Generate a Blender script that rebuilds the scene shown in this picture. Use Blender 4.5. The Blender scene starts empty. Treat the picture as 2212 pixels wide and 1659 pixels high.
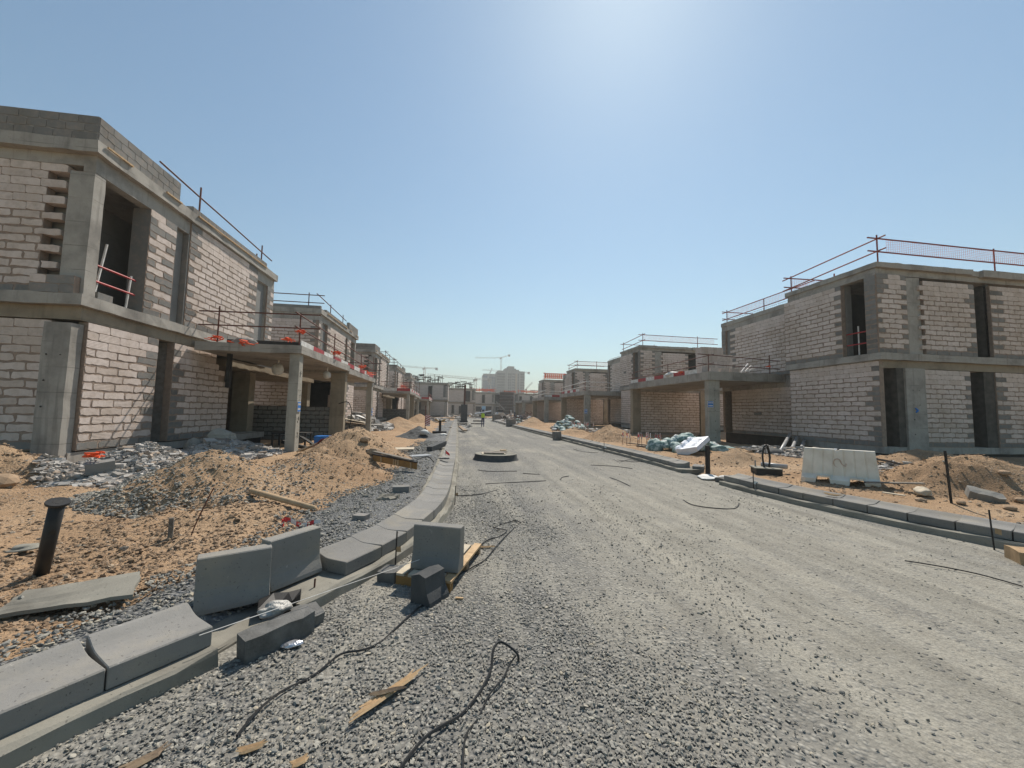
import bpy, bmesh, math, random
import numpy as np
from mathutils import Vector, Matrix
R = math.radians
rng = random.Random(7)
nr = np.random.default_rng(11)
S = bpy.context.scene
COL = S.collection
# ------------------------------------------------------------------ camera, sky, sun, exposure
cam = bpy.data.cameras.new('camera'); co = bpy.data.objects.new('camera', cam); COL.objects.link(co)
cam.sensor_width = 36; cam.lens = 36*831/2212; cam.clip_start = .05; cam.clip_end = 9000
yaw, pit, rol = R(8.1847), R(4.1), R(1.15)
fw = Vector((math.sin(yaw)*math.cos(pit), math.cos(yaw)*math.cos(pit), math.sin(pit)))
r0 = Vector((math.cos(yaw), -math.sin(yaw), 0)); u0 = r0.cross(fw)
rt = r0*math.cos(rol)+u0*math.sin(rol); up = -r0*math.sin(rol)+u0*math.cos(rol)
co.matrix_world = Matrix(((rt.x, up.x, -fw.x, 0), (rt.y, up.y, -fw.y, 0), (rt.z, up.z, -fw.z, 1.7), (0, 0, 0, 1)))
S.camera = co
SUN_AZ, SUN_EL = R(25), R(52.5)
W = bpy.data.worlds.new('World'); S.world = W; W.use_nodes = True
wn = W.node_tree
sky = wn.nodes.new('ShaderNodeTexSky'); sky.sky_type = 'NISHITA'; sky.sun_disc = False
sky.sun_elevation = SUN_EL; sky.sun_rotation = SUN_AZ; sky.altitude = 0
sky.air_density = 1.25; sky.dust_density = .3; sky.ozone_density = 1.5
bg = wn.nodes['Background']; bg.inputs['Strength'].default_value = .088
tint = wn.nodes.new('ShaderNodeMix'); tint.data_type = 'RGBA'; tint.blend_type = 'MULTIPLY'; tint.inputs[0].default_value = 1.0
tint.inputs[7].default_value = (.90, 1.05, 1.03, 1)     # white balance of the picture
wn.links.new(sky.outputs[0], tint.inputs[6]); wn.links.new(tint.outputs[2], bg.inputs[0])
sl = bpy.data.lights.new('sun', 'SUN'); sl.energy = 5.0; sl.angle = R(.55); sl.color = (1, .925, .825)
so = bpy.data.objects.new('sun', sl); COL.objects.link(so)
sd = Vector((math.sin(SUN_AZ)*math.cos(SUN_EL), math.cos(SUN_AZ)*math.cos(SUN_EL), math.sin(SUN_EL)))
so.rotation_euler = sd.to_track_quat('Z', 'Y').to_euler()
S.view_settings.view_transform = 'Standard'; S.view_settings.look = 'None'
S.view_settings.exposure = 0.34; S.view_settings.gamma = 1.0; S.view_settings.use_curve_mapping = False
S.render.engine = 'CYCLES'
cy = S.cycles
cy.use_denoising = True; cy.max_bounces = 6; cy.diffuse_bounces = 3; cy.glossy_bounces = 2
cy.transmission_bounces = 3; cy.volume_bounces = 0; cy.transparent_max_bounces = 8
cy.use_adaptive_sampling = True; cy.adaptive_threshold = .015

# ------------------------------------------------------------------ materials
MT = {}
def nt(name):
    m = bpy.data.materials.new(name); m.use_nodes = True; MT[name] = m
    t = m.node_tree; return m, t, t.nodes['Principled BSDF']
def nd(t, typ, **kw):
    n = t.nodes.new(typ)
    for k, v in kw.items():
        if k in n.bl_rna.properties.keys(): setattr(n, k, v)
        else: n.inputs[k].default_value = v
    return n
def pos(t, sx=1, sy=1, sz=1):
    g = t.nodes.new('ShaderNodeNewGeometry')
    mp = nd(t, 'ShaderNodeMapping'); mp.inputs['Scale'].default_value = (sx, sy, sz)
    t.links.new(g.outputs['Position'], mp.inputs['Vector']); return mp.outputs[0]
def noise(t, vec, scale, det=4, rough=.55):
    n = nd(t, 'ShaderNodeTexNoise', Scale=scale, Detail=det, Roughness=rough)
    t.links.new(vec, n.inputs['Vector']); return n.outputs['Fac']
def ramp(t, fac, stops, interp='LINEAR'):
    r = t.nodes.new('ShaderNodeValToRGB'); r.color_ramp.interpolation = interp
    e = r.color_ramp.elements
    while len(e) < len(stops): e.new(.5)
    for el, (p, c) in zip(e, stops):
        el.position = p; el.color = (c, c, c, 1) if not hasattr(c, '__len__') else (*c, 1)
    t.links.new(fac, r.inputs[0]); return r.outputs[0]
def mix(t, fac, a, b, mode='MIX'):
    m = t.nodes.new('ShaderNodeMix'); m.data_type = 'RGBA'; m.blend_type = mode
    for s, v in ((0, fac), (6, a), (7, b)):
        if hasattr(v, 'is_linked') or hasattr(v, 'links'): t.links.new(v, m.inputs[s])
        elif s == 0: m.inputs[0].default_value = v
        else: m.inputs[s].default_value = (*v, 1)
    return m.outputs[2]
def math_(t, op, a, b=0.0):
    m = t.nodes.new('ShaderNodeMath'); m.operation = op
    for i, v in ((0, a), (1, b)):
        if hasattr(v, 'links'): t.links.new(v, m.inputs[i])
        else: m.inputs[i].default_value = v
    return m.outputs[0]
def bump(t, b, h, strength, dist=.01):
    n = nd(t, 'ShaderNodeBump', Strength=strength, Distance=dist)
    t.links.new(h, n.inputs['Height']); t.links.new(n.outputs[0], b.inputs['Normal'])
def simple(name, c1, c2=None, scale=6, rough=.8, bs=.3, bscale=40, bdist=.01, lo=.35, hi=.65, metal=0, spec=.3):
    m, t, b = nt(name); p = pos(t)
    c2 = c2 or tuple(v*.75 for v in c1)
    t.links.new(ramp(t, noise(t, p, scale, 6), [(lo, c1), (hi, c2)]), b.inputs['Base Color'])
    b.inputs['Roughness'].default_value = rough; b.inputs['Metallic'].default_value = metal
    b.inputs['Specular IOR Level'].default_value = spec
    if bs: bump(t, b, noise(t, p, bscale, 3), bs, bdist)
    return m
def concrete(name, c, dark, stain=.5, streak=True, splash=False):
    m, t, b = nt(name); p = pos(t)
    big = noise(t, p, .9, 5, .6); col = ramp(t, noise(t, p, 5, 6, .6), [(.3, tuple(v*.86 for v in c)), (.7, c)])
    col = mix(t, ramp(t, big, [(.48, 0.0), (.66, stain)]), col, dark)
    if streak:
        st = noise(t, pos(t, 7, 7, .5), 1, 4, .6)
        col = mix(t, ramp(t, st, [(.55, 0.0), (.75, stain*.9)]), col, dark)
    if splash:
        col = mix(t, ramp(t, noise(t, p, 16, 5, .7), [(.66, 0.0), (.72, .55)]), col, (.42, .40, .36))
        col = mix(t, ramp(t, noise(t, p, 2.3, 5, .6), [(.48, 0.0), (.7, .5)]), col, (.30, .265, .2))
    else:
        sx_ = t.nodes.new('ShaderNodeSeparateXYZ'); t.links.new(p, sx_.inputs[0])
        fz = math_(t, 'ABSOLUTE', math_(t, 'SUBTRACT', math_(t, 'FRACT', math_(t, 'MULTIPLY', math_(t, 'ADD', sx_.outputs[2], .13), 1.7)), .5))
        ln = math_(t, 'MULTIPLY', ramp(t, fz, [(.008, 1.0), (.02, 0.0)]), ramp(t, noise(t, p, 1.3, 3), [(.45, 0.0), (.6, .6)]))
        col = mix(t, ln, col, dark)
    if splash:
        oi = t.nodes.new('ShaderNodeObjectInfo'); col = mix(t, 1.0, col, ramp(t, oi.outputs['Random'], [(0, .86), (1, 1.1)]), 'MULTIPLY')
    pit = ramp(t, noise(t, p, 55, 2), [(.26, .45), (.34, 1.0)])
    col = mix(t, 1.0, col, pit, 'MULTIPLY')
    t.links.new(col, b.inputs['Base Color']); b.inputs['Roughness'].default_value = .9
    b.inputs['Specular IOR Level'].default_value = .2
    bump(t, b, mix(t, .5, noise(t, p, 60, 3), noise(t, p, 9, 4)), .35, .012); return m
concrete('conc', (.37, .345, .305), (.13, .119, .106), .62)
concrete('conc_yellow', (.30, .255, .19), (.13, .107, .08), .55)
concrete('conc_smooth', (.24, .235, .22), (.17, .165, .155), .4, False)
concrete('kerbcon', (.222, .214, .198), (.175, .169, .156), .5, False, True)
concrete('conc_pale', (.37, .35, .30), (.14, .13, .11), .6)
simple('jamb_dark', (.10, .09, .075), (.06, .055, .047), 4, .95, .4)
concrete('footcon', (.255, .24, .20), (.12, .11, .092), .8, False)
simple('bitumen', (.012, .012, .012), (.03, .028, .025), 4, .6)
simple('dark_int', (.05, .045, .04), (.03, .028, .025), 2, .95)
simple('rust', (.16, .055, .035), (.07, .035, .028), 14, .7, .2)
simple('rail_red', (.28, .045, .035), (.16, .05, .035), 9, .6, .1)
simple('steel', (.3, .3, .3), (.2, .19, .18), 9, .45, .1, metal=.6)
simple('white_paint', (.72, .70, .66), (.5, .47, .43), 5, .55, .1)
simple('red_paint', (.42, .03, .035), (.28, .03, .03), 6, .5, .1)
simple('wood_new', (.52, .36, .2), (.36, .24, .13), 12, .75, .3)
simple('wood_old', (.30, .22, .14), (.18, .13, .09), 10, .85, .4)
simple('wood_grey', (.22, .19, .155), (.12, .105, .09), 10, .9, .4)
simple('plywood', (.50, .43, .32), (.38, .32, .24), 5, .8, .2)
simple('orange', (.85, .12, .03), (.6, .08, .03), 8, .7, 0)
simple('tape_red', (.75, .06, .06), (.6, .05, .05), 8, .6, 0)
simple('tape_white', (.8, .78, .76), (.65, .62, .6), 8, .6, 0)
simple('black_rubber', (.018, .018, .018), (.03, .028, .026), 9, .5, .1)
simple('blue_sign', (.03, .19, .55), (.03, .16, .48), 6, .4, 0)
simple('plastic_white', (.74, .70, .61), (.60, .55, .46), 3, .5, .15, 25)
simple('plastic_clean', (.78, .80, .84), (.66, .68, .72), 3, .4, .1, 25)
simple('scrawl', (.50, .36, .27), (.45, .33, .26), 6, .7, 0); simple('pvc_grey', (.35, .35, .35), (.27, .27, .27), 5, .4, .05)
simple('cardboard_tube', (.46, .33, .2), (.36, .25, .15), 8, .8, .1)
simple('card', (.40, .27, .15), (.3, .2, .11), 6, .85, .1)
simple('film', (.42, .40, .36), (.28, .265, .24), 9, .45, .8, 24, .03, spec=.5)
simple('foil', (.7, .7, .72), (.4, .4, .42), 18, .15, .6, 30, .02, metal=.7)
simple('bag_green', (.42, .49, .46), (.12, .2, .185), 5, .7, .6, 14, .03, .42, .56)
simple('bag_white', (.6, .6, .57), (.4, .4, .38), 4, .7, .6, 14, .03)
simple('dark_block', (.15, .147, .138), (.09, .088, .082), 8, .95, .6, 60); simple('geotextile', (.055, .058, .06), (.085, .085, .082), 5, .9, .4)
simple('crane_paint', (.42, .40, .36), (.36, .34, .3), .3, .6, 0)
simple('crane_red', (.4, .16, .1), (.36, .14, .09), .3, .6, 0)
simple('tower_grey', (.24, .232, .222), (.20, .195, .19), .2, .9, 0)
simple('tower_tan', (.27, .2, .13), (.24, .18, .12), .2, .9, 0)
simple('tower_glass', (.05, .085, .14), (.075, .12, .18), .3, .25, 0, spec=.6)
simple('win_dark', (.03, .034, .04), (.05, .055, .06), .5, .4, 0)
simple('loader_paint', (.62, .62, .6), (.42, .4, .38), 4, .6, .1)
simple('hiviz', (.55, .75, .06), (.45, .62, .06), 9, .8, .1)
simple('navy', (.03, .045, .13), (.02, .03, .09), 9, .9, .1)
simple('work_grey', (.16, .17, .2), (.1, .11, .13), 9, .9, .1)
simple('cloth_pale', (.42, .38, .36), (.3, .27, .26), 9, .9, .1)
simple('skin', (.22, .12, .08), (.18, .1, .07), 9, .6, 0)
simple('helmet', (.75, .75, .72), (.65, .65, .62), 9, .4, 0)
simple('box_blue', (.45, .6, .72), (.35, .5, .62), 3, .6, 0)
simple('timber_orange', (.34, .19, .06), (.22, .12, .045), 6, .7, .2)
simple('yellow_steel', (.5, .3, .06), (.35, .2, .05), 6, .6, .1)
simple('sandrock', (.34, .24, .155), (.28, .195, .125), 5, .95, .5)

def rnd_fac(t):
    oi = t.nodes.new('ShaderNodeObjectInfo'); at = nd(t, 'ShaderNodeAttribute', attribute_name='rnd')
    return math_(t, 'FRACT', math_(t, 'ADD', oi.outputs['Random'], at.outputs['Fac'])), oi
def blockmat(name, stops, ribs=True):
    m, t, b = nt(name); p = pos(t); f, oi = rnd_fac(t)
    col = ramp(t, f, stops)
    col = mix(t, ramp(t, noise(t, p, 7, 6, .65), [(.45, 0.0), (.75, .55)]), col, (.34, .275, .225))
    col = mix(t, 1.0, col, ramp(t, noise(t, pos(t, 1, 1, .5), .8, 6, .65), [(.45, (1, 1, 1)), (.65, (.86, .84, .80)), (.78, (.70, .67, .62))]), 'MULTIPLY')
    t.links.new(col, b.inputs['Base Color']); b.inputs['Roughness'].default_value = .95
    b.inputs['Specular IOR Level'].default_value = .15
    h = noise(t, p, 50, 3)
    if ribs:
        w = nd(t, 'ShaderNodeTexWave', Scale=9.0, Distortion=.6, wave_type='BANDS', bands_direction='Z')
        t.links.new(p, w.inputs['Vector'])
        sel = math_(t, 'GREATER_THAN', math_(t, 'FRACT', math_(t, 'MULTIPLY', f, 7.3)), .62)
        h = mix(t, math_(t, 'MULTIPLY', sel, .8), h, w.outputs['Fac'])
    bump(t, b, h, .4, .012); return m
blockmat('aac', [(0, (.625, .54, .485)), (.35, (.56, .48, .43)), (.7, (.655, .565, .51)), (1, (.52, .435, .375))])
blockmat('cmu', [(0, (.185, .182, .172)), (.5, (.225, .22, .208)), (1, (.15, .148, .14))], False)
simple('mortar', (.31, .235, .18), (.23, .175, .14), 8, .95, .8, 30, .02)
simple('mortar_grey', (.30, .278, .25), (.21, .195, .175), 7, .95, .7, 30, .02)

def brickface(name):
    m, t, b = nt(name); tc = t.nodes.new('ShaderNodeUVMap')
    br = nd(t, 'ShaderNodeTexBrick'); t.links.new(tc.outputs[0], br.inputs['Vector'])
    br.inputs['Color1'].default_value = (.55, .5, .46, 1); br.inputs['Color2'].default_value = (.46, .42, .385, 1)
    br.inputs['Mortar'].default_value = (.3, .23, .18, 1); br.inputs['Scale'].default_value = 1
    br.inputs['Brick Width'].default_value = .61; br.inputs['Row Height'].default_value = .21; br.inputs['Mortar Size'].default_value = .018
    t.links.new(br.outputs[0], b.inputs['Base Color']); b.inputs['Roughness'].default_value = .95
brickface('farbrick')

def ground_mats():
    # sand
    m, t, b = nt('sand'); p = pos(t)
    col = ramp(t, noise(t, p, .5, 6, .6), [(.3, (.27, .175, .104)), (.5, (.36, .242, .147)), (.72, (.40, .287, .185))])
    fine = noise(t, p, 26, 4, .7)
    col = mix(t, ramp(t, fine, [(.36, .7), (.5, 0.0)]), col, (.19, .135, .09))
    peb = nd(t, 'ShaderNodeTexVoronoi', Scale=17.0); t.links.new(p, peb.inputs['Vector'])
    patch = ramp(t, noise(t, p, .8, 4, .6), [(.45, 0.0), (.62, 1.0)])
    pm = math_(t, 'MULTIPLY', ramp(t, peb.outputs['Distance'], [(.2, 1.0), (.36, 0.0)]), patch)
    col = mix(t, math_(t, 'MULTIPLY', pm, .8), col, mix(t, peb.outputs['Color'], (.24, .21, .18), (.48, .42, .35)))
    t.links.new(col, b.inputs['Base Color']); b.inputs['Roughness'].default_value = 1; b.inputs['Specular IOR Level'].default_value = .1
    h = mix(t, .55, noise(t, p, 5, 6, .7), fine); h = mix(t, .4, h, pm, 'ADD')
    bump(t, b, h, .9, .07)
    # road: dusty compacted aggregate
    m, t, b = nt('roadmat'); p = pos(t)
    sx = pos(t, 1, .1, 1)
    big = noise(t, p, .33, 5, .6); tr = noise(t, sx, 1.1, 5, .65)
    dust = ramp(t, mix(t, .5, big, tr), [(.455, 0.0), (.57, 1.0)])
    stone = nd(t, 'ShaderNodeTexVoronoi', Scale=30.0); t.links.new(p, stone.inputs['Vector'])
    st2 = nd(t, 'ShaderNodeTexVoronoi', Scale=75.0); t.links.new(p, st2.inputs['Vector'])
    sepc = t.nodes.new('ShaderNodeSeparateColor'); t.links.new(stone.outputs['Color'], sepc.inputs[0])
    sc = ramp(t, sepc.outputs[0], [(0, (.15, .148, .14)), (.6, (.24, .234, .215)), (1, (.33, .318, .285))])
    sc = mix(t, ramp(t, stone.outputs['Distance'], [(.3, 0.0), (.6, .75)]), sc, (.12, .115, .105))
    dc = ramp(t, noise(t, p, 2.2, 6, .65), [(.3, (.235, .218, .184)), (.6, (.29, .273, .232)), (.8, (.325, .292, .236))])
    spk = nd(t, 'ShaderNodeTexVoronoi', Scale=19.0); t.links.new(p, spk.inputs['Vector'])
    ss = t.nodes.new('ShaderNodeSeparateColor'); t.links.new(spk.outputs['Color'], ss.inputs[0])
    dots = math_(t, 'MULTIPLY', ramp(t, spk.outputs['Distance'], [(.2, 1.0), (.34, 0.0)]), ramp(t, ss.outputs[1], [(.5, 0.0), (.6, 1.0)], 'CONSTANT'))
    dc = mix(t, math_(t, 'MULTIPLY', dots, .75), dc, (.17, .165, .155))
    fn = ramp(t, noise(t, p, 45, 3, .7), [(.35, .72), (.6, 1.06)])
    dc = mix(t, 1.0, dc, fn, 'MULTIPLY')
    rut = noise(t, pos(t, 3.2, .10, 1), 1.0, 4, .6); dc = mix(t, 1.0, dc, ramp(t, rut, [(.34, (.77, .77, .76)), (.48, (.98, .98, .97)), (.66, (1.17, 1.16, 1.13))]), 'MULTIPLY')
    sxr = t.nodes.new('ShaderNodeSeparateXYZ'); t.links.new(p, sxr.inputs[0])
    xw = math_(t, 'ADD', sxr.outputs[0], math_(t, 'MULTIPLY', math_(t, 'SUBTRACT', noise(t, p, .7, 5, .65), .5), 3.2))
    mr = lambda a, b: (lambda n: (t.links.new(xw, n.inputs[0]), [setattr(n.inputs[i], 'default_value', v) for i, v in ((1, a), (2, b))], n.outputs[0])[2])(t.nodes.new('ShaderNodeMapRange'))
    trk = math_(t, 'MULTIPLY', mr(1.0, 2.3), mr(7.6, 6.0)); trk = math_(t, 'MULTIPLY', trk, ramp(t, tr, [(.36, .45), (.5, 1.0)]))
    fy = t.nodes.new('ShaderNodeMapRange'); t.links.new(sxr.outputs[1], fy.inputs[0]); fy.inputs[1].default_value = 7; fy.inputs[2].default_value = 16; fy.inputs[3].default_value = 1; fy.inputs[4].default_value = .35
    trk = math_(t, 'MULTIPLY', trk, fy.outputs[0])
    dust = math_(t, 'MAXIMUM', math_(t, 'MULTIPLY', dust, .9), trk)
    fac = math_(t, 'MULTIPLY', dust, ramp(t, noise(t, p, 7, 5, .7), [(.28, .55), (.5, 1.0)]))
    t.links.new(mix(t, fac, sc, dc), b.inputs['Base Color'])
    b.inputs['Roughness'].default_value = .95; b.inputs['Specular IOR Level'].default_value = .2
    hs = ramp(t, stone.outputs['Distance'], [(0, 1.0), (.6, 0.0)])
    hd = mix(t, .5, noise(t, p, 40, 3, .7), math_(t, 'ADD', noise(t, p, 6, 4), dots))
    bump(t, b, mix(t, fac, hs, hd), .8, .03)
    # verge of crushed stone
    m, t, b = nt('vergemat'); p = pos(t)
    stone = nd(t, 'ShaderNodeTexVoronoi', Scale=28.0); t.links.new(p, stone.inputs['Vector'])
    sepc = t.nodes.new('ShaderNodeSeparateColor'); t.links.new(stone.outputs['Color'], sepc.inputs[0])
    sc = ramp(t, sepc.outputs[0], [(0, (.12, .123, .126)), (.6, (.21, .212, .21)), (1, (.3, .3, .29))])
    sc = mix(t, ramp(t, stone.outputs['Distance'], [(.3, 0.0), (.6, .8)]), sc, (.08, .08, .075))
    t.links.new(sc, b.inputs['Base Color']); b.inputs['Roughness'].default_value = .95
    bump(t, b, ramp(t, stone.outputs['Distance'], [(0, 1.0), (.6, 0.0)]), 1.0, .03)
    # loose stones, one tint each
    for nm, stops in (('stone_grey', [(0, (.15, .144, .13)), (.5, (.25, .24, .212)), (.85, (.33, .312, .265)), (1, (.38, .335, .255))]),
                      ('stone_mix', [(0, (.2, .14, .09)), (.5, (.285, .203, .132)), (.85, (.35, .262, .18)), (1, (.27, .242, .2))]),
                      ('soil', [(0, (.14, .095, .06)), (.5, (.22, .152, .098)), (.9, (.30, .212, .138)), (1, (.35, .28, .2))]), ('chips', [(0, (.22, .205, .185)), (.4, (.35, .328, .30)), (.75, (.47, .445, .41)), (.88, (.37, .29, .22)), (1, (.16, .148, .135))])):
        m, t, b = nt(nm); at = nd(t, 'ShaderNodeAttribute', attribute_name='rnd')
        c = ramp(t, at.outputs['Fac'], stops); p = pos(t)
        c = mix(t, 1.0, c, ramp(t, noise(t, p, 60, 3), [(.3, .8), (.7, 1.1)]), 'MULTIPLY')
        t.links.new(c, b.inputs['Base Color']); b.inputs['Roughness'].default_value = .9; b.inputs['Specular IOR Level'].default_value = .2
ground_mats()

# ------------------------------------------------------------------ mesh helpers
class MB:
    def __init__(s): s.v = []; s.f = []; s.m = []; s.rn = None; s.uv = None
    def add(s, vs, fs, mi=0):
        b = len(s.v); s.v += [tuple(v) for v in vs]; s.f += [tuple(i+b for i in f) for f in fs]; s.m += [mi]*len(fs); return s
    def obox(s, o, u, v, w, mi=0):
        o, u, v, w = map(Vector, (o, u, v, w)); flip = u.cross(v).dot(w) < 0
        P = [o, o+u, o+u+v, o+v, o+w, o+u+w, o+u+v+w, o+v+w]
        F = [(0, 3, 2, 1), (4, 5, 6, 7), (0, 1, 5, 4), (1, 2, 6, 5), (2, 3, 7, 6), (3, 0, 4, 7)]
        return s.add(P, [f[::-1] for f in F] if flip else F, mi)
    def box(s, a, b, mi=0):
        a, b = [min(x, y) for x, y in zip(a, b)], [max(x, y) for x, y in zip(a, b)]
        return s.obox(a, (b[0]-a[0], 0, 0), (0, b[1]-a[1], 0), (0, 0, b[2]-a[2]), mi)
    def cbox(s, c, d, rz=0, mi=0, tilt=None):
        M = Matrix.Rotation(rz, 3, 'Z')
        if tilt: M = M @ Matrix.Rotation(tilt[1], 3, tilt[0])
        u, v, w = M @ Vector((d[0], 0, 0)), M @ Vector((0, d[1], 0)), M @ Vector((0, 0, d[2]))
        return s.obox(Vector(c)-(u+v+w)/2, u, v, w, mi)
    def tube(s, pts, r, n=6, mi=0, cap=True):
        pts = [Vector(p) for p in pts]; rs = r if hasattr(r, '__len__') else [r]*len(pts); b = len(s.v); ref = None
        for i, p in enumerate(pts):
            d = (pts[min(i+1, len(pts)-1)]-pts[max(i-1, 0)]).normalized()
            if ref is None: ref = Vector((0, 0, 1)) if abs(d.z) < .9 else Vector((1, 0, 0))
            a = d.cross(ref).normalized(); c = a.cross(d); ref = c
            for k in range(n):
                q = 2*math.pi*k/n; s.v.append(tuple(p+(a*math.cos(q)+c*math.sin(q))*rs[i]))
        for i in range(len(pts)-1):
            for k in range(n):
                k2 = (k+1) % n; s.f.append((b+i*n+k, b+i*n+k2, b+(i+1)*n+k2, b+(i+1)*n+k)); s.m.append(mi)
        if cap:
            s.f.append(tuple(b+k for k in range(n))[::-1]); s.f.append(tuple(b+(len(pts)-1)*n+k for k in range(n))); s.m += [mi, mi]
        return s
    def lathe(s, prof, n=20, c=(0, 0, 0), mi=0, closed=False):
        b = len(s.v)
        for (r, z) in prof:
            for k in range(n):
                q = 2*math.pi*k/n; s.v.append((c[0]+r*math.cos(q), c[1]+r*math.sin(q), c[2]+z))
        L = len(prof)
        for i in range(L if closed else L-1):
            j = (i+1) % L
            for k in range(n):
                k2 = (k+1) % n; s.f.append((b+i*n+k, b+i*n+k2, b+j*n+k2, b+j*n+k)); s.m.append(mi)
        return s
    def prism(s, poly, d, mi=0):
        n = len(poly); d = Vector(d); P = [Vector(p) for p in poly]
        return s.add(P+[p+d for p in P], [tuple(range(n))[::-1], tuple(range(n, 2*n))]+[(i, (i+1) % n, n+(i+1) % n, n+i) for i in range(n)], mi)
    def mesh(s, name, mats, smooth=False):
        me = bpy.data.meshes.new(name); me.from_pydata(s.v, [], s.f)
        for m in (mats if isinstance(mats, (list, tuple)) else [mats]): me.materials.append(MT[m])
        if max(s.m, default=0) > 0: me.polygons.foreach_set('material_index', s.m)
        if smooth: me.polygons.foreach_set('use_smooth', [True]*len(s.f))
        if s.rn is not None:
            a = me.attributes.new('rnd', 'FLOAT', 'POINT'); a.data.foreach_set('value', s.rn)
        me.validate(); me.update(); return me
    def build(s, name, mats, parent=None, smooth=False, fix=True):
        me = s.mesh(name, mats, smooth)
        if fix and len(s.f) < 20000:
            bm = bmesh.new(); bm.from_mesh(me); bmesh.ops.recalc_face_normals(bm, faces=bm.faces); bm.to_mesh(me); bm.free()
        return link(name, me, parent)
def link(name, me, parent=None, loc=None, rot=None, scale=None):
    o = bpy.data.objects.new(name, me); COL.objects.link(o)
    if parent is not None: o.parent = parent
    if loc is not None: o.location = loc
    if rot is not None: o.rotation_euler = rot
    if scale is not None: o.scale = scale
    return o
def tag(o, label, cat, group=None, kind=None):
    o['label'] = label
    if cat: o['category'] = cat
    if group: o['group'] = group
    if kind: o['kind'] = kind
    return o
def thing(name, label, cat, loc=(0, 0, 0), rz=0, group=None):
    o = bpy.data.objects.new(name, None); COL.objects.link(o); o.location = loc; o.rotation_euler = (0, 0, rz)
    return tag(o, label, cat, group)
def struct(o, label=None):
    o['kind'] = 'structure'
    if label: o['label'] = label
    return o
def copy_tree(o, loc=None, rz=None, label=None, parent=None):
    c = o.copy(); COL.objects.link(c)
    if parent is not None: c.parent = parent
    if loc is not None: c.location = loc
    if rz is not None: c.rotation_euler = (0, 0, rz)
    if label: c['label'] = label
    for ch in list(o.children): copy_tree(ch, parent=c)
    return c
_gcache = {}
def vn(x, y, sc=1.0, seed=0):
    """value noise on numpy arrays, 0..1"""
    x = np.asarray(x, float)*sc; y = np.asarray(y, float)*sc
    if seed not in _gcache: _gcache[seed] = np.random.default_rng(seed+100).random((256, 256))
    g = _gcache[seed]; xi = np.floor(x).astype(int); yi = np.floor(y).astype(int); fx = x-xi; fy = y-yi
    fx = fx*fx*(3-2*fx); fy = fy*fy*(3-2*fy); a = lambda i, j: g[(xi+i) & 255, (yi+j) & 255]
    return (a(0, 0)*(1-fx)+a(1, 0)*fx)*(1-fy)+(a(0, 1)*(1-fx)+a(1, 1)*fx)*fy
def fbm(x, y, sc, seed=0, o=4):
    s = 0; w = .5; tot = 0
    for k in range(o): s = s+w*vn(x, y, sc*2**k, seed+k); tot += w; w *= .55
    return s/tot
def npmesh(name, V, F, mat, rn=None, smooth=False):
    """V (n,3), F (m,k) arrays"""
    me = bpy.data.meshes.new(name); n, k = F.shape
    me.vertices.add(len(V)); me.vertices.foreach_set('co', np.ascontiguousarray(V, dtype=np.float32).ravel())
    me.loops.add(n*k); me.loops.foreach_set('vertex_index', np.ascontiguousarray(F, dtype=np.int32).ravel())
    me.polygons.add(n); me.polygons.foreach_set('loop_start', np.arange(0, n*k, k, dtype=np.int32))
    me.polygons.foreach_set('use_smooth', np.full(n, smooth))
    me.materials.append(MT[mat])
    if rn is not None:
        a = me.attributes.new('rnd', 'FLOAT', 'POINT'); a.data.foreach_set('value', np.asarray(rn, np.float32))
    me.update(calc_edges=True); me.validate(); return me
_t = (1+5**.5)/2
ICO_V = np.array([(-1, _t, 0), (1, _t, 0), (-1, -_t, 0), (1, -_t, 0), (0, -1, _t), (0, 1, _t), (0, -1, -_t), (0, 1, -_t), (_t, 0, -1), (_t, 0, 1), (-_t, 0, -1), (-_t, 0, 1)])/math.hypot(1, _t)
ICO_F = np.array([(0, 11, 5), (0, 5, 1), (0, 1, 7), (0, 7, 10), (0, 10, 11), (1, 5, 9), (5, 11, 4), (11, 10, 2), (10, 7, 6), (7, 1, 8), (3, 9, 4), (3, 4, 2), (3, 2, 6), (3, 6, 8), (3, 8, 9), (4, 9, 5), (2, 4, 11), (6, 2, 10), (8, 6, 7), (9, 8, 1)])
OCT_V = np.array([(1, 0, 0), (-1, 0, 0), (0, 1, 0), (0, -1, 0), (0, 0, 1), (0, 0, -1)], float)
OCT_F = np.array([(0, 2, 4), (2, 1, 4), (1, 3, 4), (3, 0, 4), (2, 0, 5), (1, 2, 5), (3, 1, 5), (0, 3, 5)])
BOX_V = np.array([(x, y, z) for x in (-1, 1) for y in (-1, 1) for z in (-1, 1)], float)
BOX_F = np.array([(0, 1, 3), (0, 3, 2), (4, 6, 7), (4, 7, 5), (0, 4, 5), (0, 5, 1), (2, 3, 7), (2, 7, 6), (0, 2, 6), (0, 6, 4), (1, 5, 7), (1, 7, 3)])
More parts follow.
